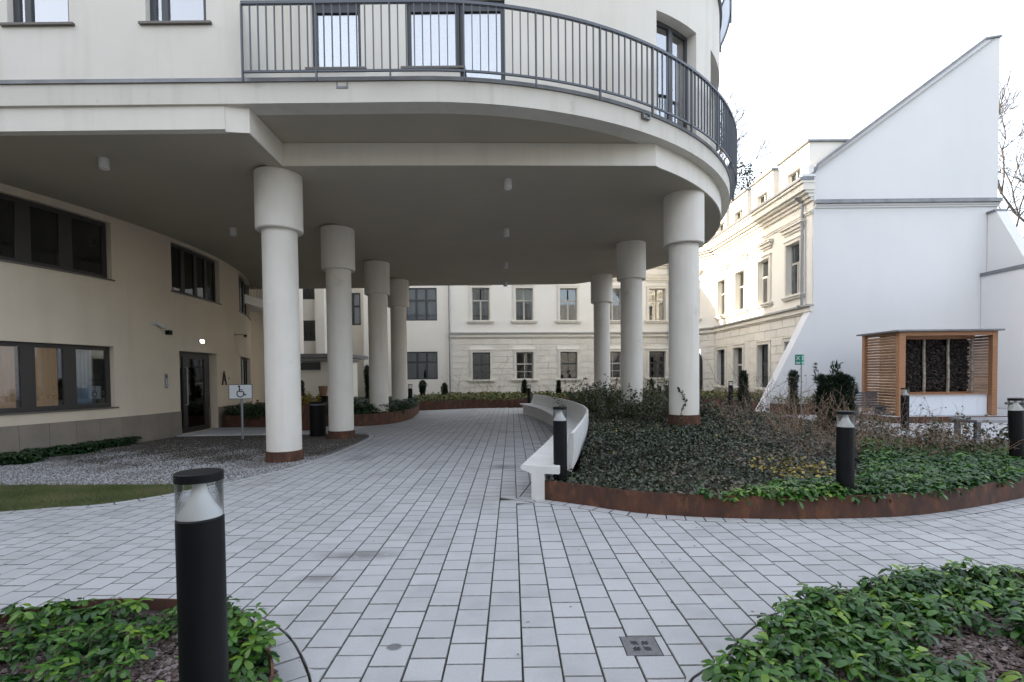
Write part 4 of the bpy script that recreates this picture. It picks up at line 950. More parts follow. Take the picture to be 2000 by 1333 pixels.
# large planter: green strip along the front, dark ivy over the mound
X, Y = pts_in(RIGHT_BED, 34000, (1.6, 9, 5.3, 9.2)); d_ = edge_dist(RIGHT_BED, X, Y)
wid = np.clip((X - 1.7) * .36, 0, .75) + np.clip((X - 4.2) * .75, 0, 2.2); k = (d_ < wid + .16 * fbm(X, Y, 2., 5)) & (Y < 8.8) & (rng.random(len(X)) < .34) & (np.hypot(X - 3.8, Y - 5.62) > .11)
Xp, Yp = X[k], Y[k]
rosettes('green_ground_cover', Xp, Yp, h_right(Xp, Yp), m_pachy, P_right, .075, 5, 8, hz=(.02, .12), bright=np.clip(rng.random(len(Xp)) * .7 + .35 * (fbm(Xp, Yp, 2.4, 8) > .5), 0, 1))
iv = np.array([(0, 0, 0), (-.5, .25, .05), (-.38, .7, 0), (0, 1, -.12), (.38, .7, 0), (.5, .25, .05), (0, .45, -.05)]); ivf = np.array([(0, 6, 1), (1, 6, 2), (2, 6, 3), (3, 6, 4), (4, 6, 5), (5, 6, 0)])
def ivy(name, X, Y, Z, mt, parent, size=(.03, .06), tilt=.5, var=None):
    n = len(X); V, F = scatter(iv, ivf, np.c_[X, Y, Z], rng.uniform(0, 6.3, n), rng.normal(0, tilt, n), rng.normal(0, tilt, n), rng.uniform(*size, n))
    o = big_mesh(name, V, F, mt, parent, np.repeat(rng.random(n) if var is None else var, 7)); o['kind'] = 'stuff'; return o
X, Y = pts_in(RIGHT_BED, 150000, (.2, 9, 5.3, 22.5)); d_ = edge_dist(RIGHT_BED, X, Y)
wid = np.clip((X - 1.7) * .36, 0, .75) + np.clip((X - 4.2) * .75, 0, 2.2)
k = ((d_ > wid - .1) | (Y > 8.8) | (rng.random(len(X)) < .12)) & (rng.random(len(X)) < np.clip(1.35 - (Y - 6) / 14, .35, 1))
dry_zone = (X > 4.4) & (Y < 10.5) & (Y > 6.5); k &= ~dry_zone | (rng.random(len(X)) < .45)
X, Y = X[k], Y[k]; q = fbm(X, Y, 1.1, 21)
va = np.clip(.28 + .17 * q + rng.normal(0, .25, len(X)) + .3 * ((X > 3.6) & (q > .2)) * rng.random(len(X)), 0, 1)
ivy('ivy_cover', X, Y, h_right(X, Y) + rng.uniform(0, .08, len(X)), m_ivy, P_right, (.022, .052), .6, va)
yl = at(1545, 915, .3); gx = (np.hypot(X - yl[0], (Y - yl[1]) * .8) < .55) & (rng.random(len(X)) < .16) | (rng.random(len(X)) < .0015)
ivy('yellow_leaves', X[gx] + .05, Y[gx], h_right(X[gx], Y[gx]) + rng.uniform(.05, .12, gx.sum()), m_gold, P_right, (.03, .055), .5)
X = rng.uniform(.56, .95, 420); Y = rng.uniform(6.36, 6.78, 420); k = (np.hypot(X - .625, Y - 6.47) > .1) & inside(R_PL + [(0.36, 9)], X, Y); X, Y = X[k], Y[k]
ivy('ivy_cover', X, Y, .22 + rng.random(len(X)) * .17 * (X < .75), m_ivy, P_right, (.025, .05), .7, rng.random(len(X)) * .6)
# shrubby stems: builder for twiggy clumps
def clump(cx, cy, cz, rad, h, n, seed, leaf=None, ls=(.02, .045), nleaf=5, spread=.5, r=.004, segs=4):
    r_ = np.random.default_rng(seed); A, B, P = [], [], []
    for i in range(n):
        a = r_.uniform(0, 6.28); q = rad * math.sqrt(r_.random()); p = np.array([cx + q * math.cos(a), cy + q * math.sin(a), cz]); d = np.array([math.cos(a) * spread * q / rad + r_.normal(0, .25), math.sin(a) * spread * q / rad + r_.normal(0, .25), 1.]); hh = h * r_.uniform(.5, 1.05)
        for s in range(segs):
            d = d + r_.normal(0, .22, 3); d /= np.linalg.norm(d); e = p + d * hh / segs; A.append(p); B.append(e)
            if s and r_.random() < .7:
                dd = d + r_.normal(0, .7, 3); dd /= np.linalg.norm(dd); f = e + dd * hh / segs * .9; A.append(e); B.append(f)
                for _ in range(nleaf): P.append(f + r_.normal(0, .035, 3))
            for _ in range(nleaf): P.append(p + (e - p) * r_.random() + r_.normal(0, .02, 3))
            p = e
    return np.array(A), np.array(B), np.array(P)
def shrub(name, specs, leafm, label, cat, ls=(.02, .045), stem=m_twig, r=.0045, group=None):
    t = empty(name, (specs[0][0], specs[0][1], specs[0][2]), label, cat, group); L0 = np.array(t.location)
    A, B, P = [np.concatenate(q) for q in zip(*[clump(*s) for s in specs])]
    s_ = stems_mesh('stems', A - L0, B - L0, r, stem, t)
    n = len(P); V, F = scatter(iv, ivf, P - L0, rng.uniform(0, 6.3, n), rng.normal(0, .7, n), rng.normal(0, .7, n), rng.uniform(*ls, n))
    o = big_mesh('leaves', V, F, leafm, t, np.repeat(rng.random(n), 7)); o['kind'] = 'stuff'; return t
def hz(x, y): return float(h_right(np.array([x]), np.array([y]))[0])
# brown dry shrubs to the right of the bollard
sp = []
for i in range(26):
    x, y = random.uniform(4.6, 7.6), random.uniform(7.4, 10.6)
    if x > 7.2 and y < 8: continue
    if edge_dist(RIGHT_BED, np.array([x]), np.array([y]))[0] < .35: continue
    sp.append((x, y, hz(x, y), .35, random.uniform(.6, 1.15) * (.6 if y < 8.2 else 1), 18, i, None, None, 1, .6))
shrub('dry_shrub', sp, m_dry, 'tangle of brown leafless shrubs in the right planter behind the bollard', 'shrub', (.015, .032), mat('dry_stem', (.24, .17, .12), .9), .0035)
sp = []
for i in range(9):
    x, y = random.uniform(6.3, 8.2), random.uniform(8.0, 9.4); sp.append((x, y, hz(x, y), .25, random.uniform(.4, .75), 7, 100 + i, None, None, 5, .9))
shrub('dark_shrub', sp, m_ivy, 'thin twigs with small dark leaves against the white paving at right', 'shrub', (.03, .055))
# ivy bushes on the bench side and round the right columns
sp = []
for i in range(34):
    y = random.uniform(12.5, 21.3); x = random.uniform(2.25, 5.2) if y < 20 else random.uniform(2.0, 4.6)
    sp.append((x, y, hz(x, y) - .05, .5, random.uniform(.7, 1.25) * (1 if y > 14 else .6), 14, 200 + i, None, None, 5, .7))
shrub('ivy_bush', sp, leafmat('bush_leaf', [(.012, .025, .012), (.03, .055, .022), (.055, .085, .03), (.10, .08, .04)], .4, .2), 'dark leafy shrubs rising behind the white bench around the right columns', 'shrub', (.035, .07))
sp = []
for i in range(16):
    x, y = random.uniform(3.2, 6.2), random.uniform(11.3, 15); sp.append((x, y, hz(x, y) - .03, .3, random.uniform(.35, .8), 10, 300 + i, None, None, 4, .9))
shrub('tangled_shrub', sp, m_ivy, 'low tangled shrub round the foot of the front right column', 'shrub', (.025, .05))
# ivy strand climbing the front right column
pc = [(3.62, 10.72, .5), (3.66, 10.71, .75), (3.78, 10.715, 1.0), (3.70, 10.71, 1.15), (3.60, 10.73, 1.3)]
t = empty('climbing_ivy', pc[0], 'short ivy strand climbing the front right column', 'ivy'); L0 = np.array(pc[0])
MB().tube([tuple(np.array(p) - L0) for p in pc], .006, 5).build('stem', m_twig, t)
P = np.concatenate([np.array(a) + (np.array(b) - np.array(a)) * rng.random((14, 1)) + rng.normal(0, .015, (14, 3)) for a, b in zip(pc, pc[1:])]) - L0; n = len(P)
V, F = scatter(iv, ivf, P, rng.uniform(0, 6.3, n), rng.normal(1, .5, n), rng.normal(0, .5, n), rng.uniform(.03, .055, n)); big_mesh('leaves', V, F, m_ivy, t, np.repeat(rng.random(n) * .4, 7))['kind'] = 'stuff'
# middle and far planters
X, Y = pts_in(MID_PL, 9000, (-9.6, -3.8, 16, 23)); k = (rng.random(len(X)) < .5) & (np.hypot(X + 4.63, Y - 17.18) > .4); X, Y = X[k], Y[k]
rosettes('planter_leaves', X, Y, .33 + 0 * X, leafmat('dark_green_leaf', [(.01, .03, .012), (.02, .055, .02), (.04, .08, .03), (.07, .10, .04)], .4, .15), P_mid, .11, 5, 8, hz=(.05, .38))
X, Y = pts_in(FAR_PL, 26000, (-5, 10, 23.4, 30.5)); k = rng.random(len(X)) < .75; X, Y = X[k], Y[k]
ivy('planter_leaves', X, Y, .38 + rng.uniform(0, .28, len(X)) * (.5 + .5 * (fbm(X, Y, 1, 2) > 0)), leafmat('far_leaf', [(.03, .06, .02), (.07, .10, .03), (.14, .15, .05), (.20, .20, .06), (.12, .07, .04)], .5, .2), P_far, (.07, .13), .6)
X, Y = pts_in(FAR_PL, 30000, (8.5, 12, 18.8, 28)); ivy('planter_leaves', X[:5000], Y[:5000], .38 + rng.uniform(0, .3, min(5000, len(X))), bpy.data.materials['far_leaf'], P_far, (.05, .10), .6)
# green strip against the curved wall
P_ws = []
for i in range(1900):
    s = random.uniform(-6.8, -1.9); d = random.uniform(.02, .8) * (1 if s < -4.4 else max(.0, 1 - (s + 4.4) / 2.4)) * (.75 + .35 * math.sin(s * 5)) + .02
    if s > -3.6 and random.random() < (s + 3.6) / 1.9: continue
    P_ws.append(WM(s, 0, d)[:2])
P_ws = np.array(P_ws)
top, o = rosettes('wall_ground_cover', P_ws[:, 0], P_ws[:, 1], 0 * P_ws[:, 0] - .02, bpy.data.materials['dark_green_leaf'], None, .08, 5, 8, hz=(.0, .20), bright=rng.random(len(P_ws)) * .9, label='dark green ground cover along the foot of the curved wall', cat='ground cover')
# golden plant and dark plant near the bins
def yew(x, y, z, w, h, label, seed, spikes=0, group='clipped yew columns'):
    r_ = np.random.default_rng(seed); t = empty('yew_shrub', (x, y, z), label, 'shrub', group)
    n = int(2600 * min(1.5, max(.35, h * w * 2)) * (2.2 if spikes else 1)); a = r_.uniform(0, 6.28, n); hh = r_.random(n) ** .9 * h
    prof = w / 2 * (.8 + (.25 * np.sin(hh / h * 5 + seed) if not spikes else .2 - .1 * np.cos(hh / h * 6))) * np.where((hh > h * .85) & (not spikes), np.sqrt(np.clip((h - hh) / (.15 * h), 0.08, 1)), 1) * (1 + .16 * np.sin(3 * a + hh * 9))
    rr = prof * np.sqrt(r_.uniform(.35, 1, n)); P = np.c_[rr * np.cos(a), rr * np.sin(a), hh * (.80 if spikes else 1)]
    if spikes:
        for i in range(spikes):
            q = r_.uniform(-.5, .5, 2) * w; m_ = 60; zz = h * .72 + r_.random(m_) * r_.uniform(.08, .30) * h; P = np.r_[P, np.c_[q[0] + r_.normal(0, .018, m_), q[1] * .6 + r_.normal(0, .018, m_), zz]]
    n = len(P); tv = np.array([(0, 0, 0), (-.12, .5, .03), (0, 1, 0), (.12, .5, .03)]); az = np.arctan2(P[:, 1], P[:, 0]) - PI / 2 + r_.normal(0, .5, n)
    V, F = scatter(tv, np.array([[0, 1, 2, 3]]), P, az, r_.normal(.8, .4, n), r_.normal(0, .6, n), r_.uniform(.045, .09, n) * (1.6 if y > 20 else 1.25))
    big_mesh('needles', V, F, m_yew, t, np.repeat(r_.random(n), 4))['kind'] = 'stuff'
    MB().lathe([(w * .30, .0), (w * .33, h * .3), (w * .3, h * .68), (.02, h * (.74 if spikes else .93))], (0, 0, 0), 10).build('inner_branches', m_yew, t, True)
def yat(u, vb, vt, wpx, zs, label, seed, spikes=0, Y=None):
    if Y is None: x, y = at(u, vb, zs)
    else: d = ray(u, 740); y = Y; x = d[0] / d[1] * Y
    k = y / FPX; h = (vb - vt) * k
    yew(x, y, zs, wpx * k, h, label, seed, spikes)
yat(1452, 800, 727, 22, .38, 'clipped dark yew column left of the slanting white buttress', 1)
yat(1549, 812, 726, 20, .40, 'narrow dark yew beside the green assembly sign', 2)
yat(1630, 838, 712, 60, .38, 'broad spiky yew between the sign and the wooden shelter', 3, 11)
for u, vb, vt, w_, lab, sd_ in ((825, 770, 735, 12, 'small yew below the large lower rear window, left of the pair', 4), (868, 768, 739, 10, 'small yew just left of the rear downpipe', 5), (1024, 772, 738, 10, 'small yew behind the far end of the bench', 6),
                             (1091, 770, 738, 9, 'small yew under the third facade window', 7), (1273, 768, 737, 9, 'small yew left of the front right column', 8), (717, 790, 714, 8, 'thin yew between the second and third left columns', 9), (588, 790, 742, 8, 'thin yew behind the front left column', 10)):
    yat(u, vb, vt, w_, .38, lab, sd_, 0, 27. if sd_ < 9 else 21.5)
# bare twigs in front of the rear facade
sp = []
for i in range(12): x = -3 + i * 1.15 + random.uniform(-.3, .3); sp.append((x, 28.5, .35, .5, random.uniform(.9, 2.2), 6, 400 + i, None, None, 0, .5, .006))
t = empty('bare_shrubs', (0, 0, 0), 'thin leafless shrubs in front of the old rear facade', 'shrub'); A, B, P = [np.concatenate(q) for q in zip(*[(a, b, np.zeros((1, 3))) for a, b, p in [clump(*s) for s in sp]])]
stems_mesh('stems', A, B, .007, m_twig, t)
sp = [(9.0, 17.0, .4, .5, 1.5, 16, 501, None, None, 0, .9), (7.6, 16.2, .4, .5, 1.6, 16, 502, None, None, 0, .9), (5.6, 14.6, .4, .4, 1.3, 12, 503, None, None, 0, .9), (10.4, 20.5, .4, .5, 1.3, 12, 504, None, None, 0, .9)]
t = empty('bare_shrubs', (0, 0, 0), 'fine bare branches around the yew left of the buttress', 'shrub'); A, B, P = [np.concatenate(q) for q in zip(*[(a, b, np.zeros((1, 3))) for a, b, p in [clump(*s) for s in sp]])]
stems_mesh('stems', A, B, .006, m_twig, t)

# ------------------------------------------------------------------ bench
BT = empty('curved_bench', (0, 0, 0), 'long curved white concrete bench along the right planter', 'bench')
def cross(path, prof, cap=True):          # prof: (offset to the right of the path, z); swept
    mb = MB(); P = [Vector(p[:2]) for p in path]; n = len(P)
    for i in range(n):
        t = (P[min(i + 1, n - 1)] - P[max(i - 1, 0)]).normalized(); nn = Vector((t.y, -t.x))
        pr = prof(i / (n - 1)) if callable(prof) else prof
        for o_, z in pr: mb.v.append((P[i].x + nn.x * o_, P[i].y + nn.y * o_, z))
    k = len(pr)
    for i in range(n - 1):
        for j in range(k): mb.f.append((i * k + j, i * k + (j + 1) % k, (i + 1) * k + (j + 1) % k, (i + 1) * k + j))
    mb.f.append(tuple(range(k))); mb.f.append(tuple((n - 1) * k + j for j in range(k))[::-1]); return mb
cross(SEATF, [(0, .395), (.0, .435), (.02, .45), (.25, .435), (.50, .435), (.50, .34), (.14, .34)]).build('seat', m_bench, BT, True)
cross(offset(SEATF, -.14), [(0, -.028), (0, .339), (.17, .339), (.17, -.028)]).build('base', m_bench, BT, True)
ib = next(i for i, p in enumerate(SEATF) if p[1] > 6.75)
def bprof(t):
    q = min(1, t * 9) ; tp_ = .82 + .0 * q
    return [(.44, .43), (.49, .47), (.545, .62), (.60 , tp_ - .02), (.615, tp_), (.655, tp_), (.655, .60), (.62, .30), (.50, .34)]
cross(SEATF[ib:], bprof).build('backrest', m_bench, BT, True)

# ------------------------------------------------------------------ bollard lights
def bollard(h=1.02, r=.09):
    t = empty('bollard_light'); t['category'] = 'bollard light'
    MB().lathe([(r, 0), (r, h - .185), (r - .004, h - .18), (.0, h - .18)], n=40).build('post', m_black, t, True)
    MB().lathe([(r - .006, h - .178), (r - .008, h - .168), (r * .62, h - .13), (r * .36, h - .085), (r * .24, h - .035)], n=40).build('reflector', m_cone, t, True)
    MB().lathe([(r - .002, h - .178), (r - .002, h - .034)], n=40).build('clear_tube', m_acryl, t, True)
    bo = [c_ for c_ in t.children if c_.name.startswith('clear_tube')][0]
    MB().lathe([(r + .001, h - .035), (r + .001, h - .003), (r - .003, h)], n=40).build('cap', m_black, t, True)
    return t
BP = bollard(); first = True
BL = [(*(-1.325, 2.075), .13, 'tall black bollard light in the foreground planter, largest in view', 0, 1.06),
      (.625, 6.47, .17, 'black bollard light beside the near end of the white bench', 0, 1.0),
      (*(3.80, 5.62), .14, 'black bollard light at the front edge of the right planter', 0, 1.0),
      (7.60, 7.40, .15, 'leaning black bollard light cut by the right picture edge', -.045, 1.02)]
d = ray(1768, 740); y = 12.6; BL.append((d[0] / d[1] * y, y, .12, 'black bollard light in front of the wooden shelter counter', 0, 1.05))
d = ray(801, 740); y = 20.5; BL.append((d[0] / d[1] * y, y, .33, 'small black bollard light by the fourth left column', 0, .95))
d = ray(1033, 740); y = 23.9; BL.append((d[0] / d[1] * y, y, .2, 'small black bollard light behind the far end of the bench', 0, .95))
d = ray(1427, 740); y = 20.; BL.append((d[0] / d[1] * y, y, .33, 'small grey bollard light left of the yew at the wing', 0, .95))
d = ray(1302, 740); y = 21.5; BL.append((d[0] / d[1] * y, y, .33, 'dark bollard light touching the left side of the front right column', 0, .95))
d = ray(1288, 740); y = 22.4; BL.append((d[0] / d[1] * y, y, .33, 'dark bollard light second to the left of the front right column', 0, .9))
for x, y, z, lab, tilt, sc in BL:
    o = BP if first else copy_tree(BP); first = False; o.location = (x, y, z); o.rotation_euler = (0, tilt, 0); o.scale = (1, 1, sc); o['label'] = lab; o['group'] = 'black bollard lights'

# ------------------------------------------------------------------ wooden shelter
KS = empty('wooden_shelter', (12.25, 15.6, .19), 'larch wood shelter with louvred side, grey flat roof and dark log panels', 'shelter')
KX, KY, KZ = 12.25, 15.6, .19
def kb(name, a, b, mt, par=KS):
    o = MB().box((a[0] - KX, a[1] - KY, a[2] - KZ), (b[0] - KX, b[1] - KY, b[2] - KZ)).build(name, mt, par); return o
for x0, x1, y0, y1 in ((12.25, 12.45, 15.62, 15.76), (15.20, 15.36, 15.62, 15.76), (12.2, 12.32, 17.1, 17.22), (15.24, 15.36, 17.1, 17.22)): kb('post', (x0, y0, .19), (x1, y1, 2.86), m_wood)
kb('front_beam', (12.452, 15.63, 2.74), (15.198, 15.75, 2.86), m_wood); kb('side_beam', (12.26, 15.77, 2.78), (12.36, 17.09, 2.86), m_wood); kb('side_beam', (15.25, 15.77, 2.78), (15.35, 17.09, 2.86), m_wood)
kb('roof', (12.12, 15.5, 2.87), (15.46, 17.4, 2.92), m_zinc); kb('floor', (12.46, 15.77, .19), (15.19, 17.2, .20), m_pave_far)
sm = MB().box((-.012, 0, -.045), (.012, 1.335, .045)).mesh('slat', m_slat)
for i in range(27):
    for xx, sg in ((12.3, 1), (15.30, -1)):
        o = link('slat', sm, KS); o.location = (xx - KX, 15.762 - KY, .30 + i * .0925 - KZ); o.rotation_euler = (0, sg * math.radians(-42), 0)
kb('counter', (12.5, 15.80, .20), (15.18, 16.2, .86), m_frame); kb('counter_top', (12.452, 15.70, .865), (15.19, 16.25, .89), m_wood)
for i, (a, b) in enumerate(((12.455, 13.1), (13.1, 13.75), (13.75, 14.42), (14.42, 14.9), (14.9, 15.19))): kb('counter_tile', (a + .003, 15.775, .20), (b - .003, 15.798, .862), m_tile)
kb('back_board', (12.35, 16.52, .3), (15.22, 16.6, 2.86), m_room)
for i, x in enumerate((12.78, 13.58, 14.37, 15.16)): 
    o = MB().tube([(0, 0, 0), (.012, 0, .6), (-.01, 0, 1.3), (.0, 0, 1.85)], [.045, .042, .04, .038], 8).build('birch_pole', mat('birch_bark', (.42, .38, .33), .8, (.18, .15, .12), 14), KS, True) if i == 0 else copy_tree(bp0, KS)
    if i == 0: bp0 = o
    o.location = (x - KX, 16.28 - KY, .89 - KZ)
kb('panel_frame', (12.36, 16.24, 2.66), (15.2, 16.32, 2.85), m_wood); kb('panel_frame', (12.36, 16.24, .892), (15.2, 16.32, .93), m_wood)
for i, (a, b) in enumerate(((12.45, 12.78), (12.78, 13.58), (13.58, 14.37), (14.37, 15.16))):
    n = int(900 * (b - a)); x = rng.uniform(a + .06, b - .06, n); z = rng.uniform(.96, 2.64, n); r_ = rng.uniform(.014, .034, n); hexv = np.array([(math.cos(k * PI / 3), -1.2, math.sin(k * PI / 3)) for k in range(6)] + [(math.cos(k * PI / 3), 3, math.sin(k * PI / 3)) for k in range(6)])
    qf = np.array([[0, 1, 2, 3], [3, 4, 5, 0]] + [[k, k + 6, (k + 1) % 6 + 6, (k + 1) % 6] for k in range(6)])
    V, F = scatter(hexv, qf, np.c_[x - KX, 16.36 - KY + rng.uniform(-.03, .03, n), z - KZ], 0 * x, rng.normal(0, .05, n), rng.uniform(0, 1, n), r_)
    o = big_mesh('log_stack', V, F, m_log, KS, np.repeat(rng.random(n) ** 1.5, 12)); o['kind'] = 'stuff'

# ------------------------------------------------------------------ signs
x, y = at(474, 858, -.01)
t = empty('parking_sign', (x, y, 0), 'white wheelchair symbol sign on a grey post in the gravel', 'sign')
MB().lathe([(.03, -.05), (.03, 1.30)], n=16).build('post', m_post, t, True)
k = y / FPX; W_, H_ = 46 * k, 28.5 * k; zc = EYE + (741.5 - 766.5) * k
MB().box((-W_ / 2, -.045, zc - H_ / 2), (W_ / 2, -.035, zc + H_ / 2)).build('sign_plate', m_signw, t)
def rect_ring(w, h, t_, y0, y1, zc): return MB().box((-w / 2, y0, zc + h / 2 - t_), (w / 2, y1, zc + h / 2)).box((-w / 2, y0, zc - h / 2), (w / 2, y1, zc - h / 2 + t_)).box((-w / 2, y0, zc - h / 2 + t_), (-w / 2 + t_, y1, zc + h / 2 - t_)).box((w / 2 - t_, y0, zc - h / 2 + t_), (w / 2, y1, zc + h / 2 - t_))
rect_ring(W_, H_, .013, -.050, -.0455, zc).build('border', m_ink, t)
sy = MB(); yy0, yy1 = -.050, -.0455; q = H_ / 28.5     # symbol in photo pixels about the plate's centre
def stroke(pts, w):
    for a, b in zip(pts, pts[1:]):
        A = Vector(a) * q; B = Vector(b) * q; d_ = (B - A).normalized(); n_ = Vector((-d_.y, d_.x)) * w * q / 2; e = d_ * w * q * .3
        sy.ext([(A - e - n_).to_tuple(), (B + e - n_).to_tuple(), (B + e + n_).to_tuple(), (A - e + n_).to_tuple()], lambda s, z, d=0.: (s, d, zc + z), yy0, yy1)
ox = -1.5
sy.ext([((ox + -1 + 2.1 * math.cos(i * PI / 8)) * q, (10.0 + 2.1 * math.sin(i * PI / 8)) * q) for i in range(16)], lambda s, z, d=0.: (s, d, zc + z), yy0, yy1)
stroke([(ox - .8, 7.2), (ox - .2, .2), (ox + 6.6, .2), (ox + 9.4, -6.6), (ox + 12.2, -5.6)], 2.0); stroke([(ox - .6, 3.8), (ox + 5.2, 3.8)], 1.6)
stroke([(ox + .8 + 6.4 * math.cos(math.radians(a)), -3.9 + 6.4 * math.sin(math.radians(a))) for a in range(118, 366, 15)], 1.9)
sy.build('wheelchair_symbol', m_ink, t)
# green assembly point sign: two plates in a V
d = ray(1565, 740); yS = 14.4; xS = d[0] / d[1] * yS
t = empty('assembly_point_sign', (xS, yS, .38), 'small green emergency assembly sign on a thin post before the white gable', 'sign')
k = yS / FPX; zt = EYE + (729 - 693) * k - .38; MB().lathe([(.016, 0), (.016, zt - .3 )], n=10).build('post', m_post, t, True)
for sg in (-1, 1):
    pl = MB().box((0, -.006, zt - .30), (.165, 0, zt)).build('sign_plate', m_signg, t); pl.rotation_euler = (0, 0, math.radians(38) if sg > 0 else math.radians(180 - 38)); 
    fr = MB(); y0, y1 = (-.009, -.0065) if sg > 0 else (.0005, .003)
    for cx_, cz_, sx, sz in ((.03, .04, 1, 1), (.135, .04, -1, 1), (.03, .16, 1, -1), (.135, .16, -1, -1)):
        fr.ext([(cx_, zt - cz_ ), (cx_ + .03 * sx, zt - cz_ ), (cx_, zt - cz_ - .03 * sz)][::1], lambda s, z, d=0.: (s, d, z), y0, y1)
        fr.ext([(cx_ + .01 * sx, zt - cz_ ), (cx_ + .035 * sx, zt - cz_ - .03 * sz), (cx_ + .028 * sx, zt - cz_ - .038 * sz), (cx_ , zt - cz_ - .012 * sz)], lambda s, z, d=0.: (s, d, z), y0, y1)
    for cx_, hh in ((.065, .06), (.083, .07), (.10, .06)):
        fr.box((cx_ - .006, y0, zt - .14), (cx_ + .006, y1, zt - .14 + hh)); fr.ext([(cx_ + .007 * math.cos(i), zt - .14 + hh + .01 + .007 * math.sin(i)) for i in np.arange(0, 6.2, .8)], lambda s, z, d=0.: (s, d, z), y0, y1)
    fr.box((.02, y0, zt - .235), (.145, y1, zt - .215)); fr.box((.035, y0, zt - .27), (.13, y1, zt - .252)); fr.build('pictogram', m_signw, pl)

# ------------------------------------------------------------------ small things
t = empty('drain_grate', (DR[0], DR[1], 0), 'square iron drain grate with crossed slots set in the paving', 'drain')
MB().box((-.1, -.1, -.03), (.1, .1, -.012)).build('sump', m_bin, t)
def rotp(p, a): return (p[0] * math.cos(a) - p[1] * math.sin(a), p[0] * math.sin(a) + p[1] * math.cos(a))
gm_ = bpy.data.meshes.new('grate_plate'); import bmesh
bm = bmesh.new(); N2 = 61; sz = .2; 
def slot(x, y):
    for a in (PI / 4, -PI / 4):
        u_ = x * math.cos(a) + y * math.sin(a); v_ = -x * math.sin(a) + y * math.cos(a)
        for off, l0, l1 in ((0, .012, .072), (.014, .030, .06), (-.014, .030, .06)):
            if abs(v_ - off) < .0055 and l0 < abs(u_) < l1: return True
    return False
vv = {}
def gv(i, j):
    if (i, j) not in vv: vv[(i, j)] = bm.verts.new((-sz / 2 + sz * i / N2, -sz / 2 + sz * j / N2, -.001))
    return vv[(i, j)]
for i in range(N2):
    for j in range(N2):
        if not slot(-sz / 2 + sz * (i + .5) / N2, -sz / 2 + sz * (j + .5) / N2): bm.faces.new((gv(i, j), gv(i + 1, j), gv(i + 1, j + 1), gv(i, j + 1)))
r_ = bmesh.ops.extrude_face_region(bm, geom=bm.faces[:]); bmesh.ops.translate(bm, vec=(0, 0, -.008), verts=[e for e in r_['geom'] if isinstance(e, bmesh.types.BMVert)]); bmesh.ops.recalc_face_normals(bm, faces=bm.faces)
bm.to_mesh(gm_); bm.free(); gm_.materials.append(m_iron); link('grate_plate', gm_, t)
# bins, pots and plants between the left columns
def bin_(x, y, r, h, label):
    t = empty('litter_bin', (x, y, 0), label, 'bin'); MB().lathe([(r, 0), (r, h), (r - .02, h + .01), (r - .02, h - .2)], n=28).build('body', m_bin, t, True); MB().lathe([(r + .008, h - .07), (r + .008, h - .03)], n=28).build('rim', m_rail, t, True)
x, y = at(621, 851, 0); bin_(x, y, .21, .92, 'black round litter bin beside the second left column')
x, y = at(600, 842, 0)
t = empty('steel_planter_box', (x - .15, y + .2, 0), 'tall rusty steel planter box partly behind the front left column', 'planter')
MB().box((-.75, -.2, 0), (.32, .5, .8)).build('box', m_corten, t)
def plant(x, y, z, n, h, mt, label, seed):
    shrub('potted_plant', [(x, y, z, .22, h, n, seed, None, None, 6, .9)], mt, label, 'plant', (.03, .075))
plant(x - .1, y + .3, .78, 16, .35, m_gold, 'plant with bright golden leaves in the rusty box', 601)
plant(x - .5, y + .3, .78, 16, .35, m_ivy, 'dark leafy plant in the rusty box behind the column', 602)
plant(x - 1.6, y + 1.2, .35, 26, .6, bpy.data.materials['dark_green_leaf'], 'dark green bush behind the wheelchair sign', 603)
plant(x - 2.3, y + 1.2, .35, 26, .5, bpy.data.materials['dark_green_leaf'], 'low dark bush against the curved wall near the sign', 604)
plant(x + .7, y + 1.6, .35, 26, .6, bpy.data.materials['dark_green_leaf'], 'dark bush between the bin and the second column', 605)
d = ray(631, 760); yP = 18.5; t = empty('plant_pot', (d[0] / d[1] * yP, yP, .35), 'tall tan pot among the dark plants beside the second column', 'pot')
MB().box((-.2, -.2, -.3), (.2, .2, .58)).build('stand', m_bin, t); MB().lathe([(.12, .58), (.17, .95), (.15, .95), (.13, .8)], n=20).build('pot', m_pot, t, True)
# table and bench at the right edge, slatted bench by the shelter
TB = empty('metal_table', (11.2, 10.6, 0), 'grey steel table standing on the pale paving at right', 'table')
d0 = at(1908, 877, 0); d1 = at(2000, 868, 0)
TB.location = (d0[0], d0[1], 0)
MB().box((-.1, -.1, .56), (3.0, .55, .60)).build('tabletop', m_post, TB)
lg = MB().box((-.04, -.04, 0), (.04, .04, .56)).mesh('leg', m_rail)
for px, py in ((0, 0), (0, .45), (2.7, 0), (2.7, .45)): o = link('leg', lg, TB); o.location = (px, py, 0)
MB().box((.0, .2, .12), (2.7, .26, .16)).build('crossbar', m_post, TB)
t = empty('backrest_seat', (13.3, 13.6, 0), 'dark flat seat edge showing left of the right edge bollard', 'seat')
dd2 = ray(1962, 788); t.location = (dd2[0] / dd2[1] * 12.4 + .5, 12.4, 0)
MB().box((0, 0, .72), (1.3, .5, .78)).build('seat', m_frame, t); lg2 = MB().box((-.03, -.03, 0), (.03, .03, .72)).mesh('leg', m_frame)
for px, py in ((.7, .1), (.7, .4), (1.2, .1), (1.2, .4)): o = link('leg', lg2, t); o.location = (px, py, 0)
d = ray(1655, 780); yB = 16.6; t = empty('slatted_bench', (d[0] / d[1] * yB, yB, 0), 'grey slatted bench between the spiky yew and the shelter', 'bench')
slm = MB().box((0, 0, 0), (1.0, .02, .06)).mesh('slat', m_rail)
for i in range(6): o = link('slat', slm, t); o.location = (0, 0, .45 + i * .085)
slm2 = MB().box((0, 0, 0), (1.0, .07, .02)).mesh('slat', m_rail)
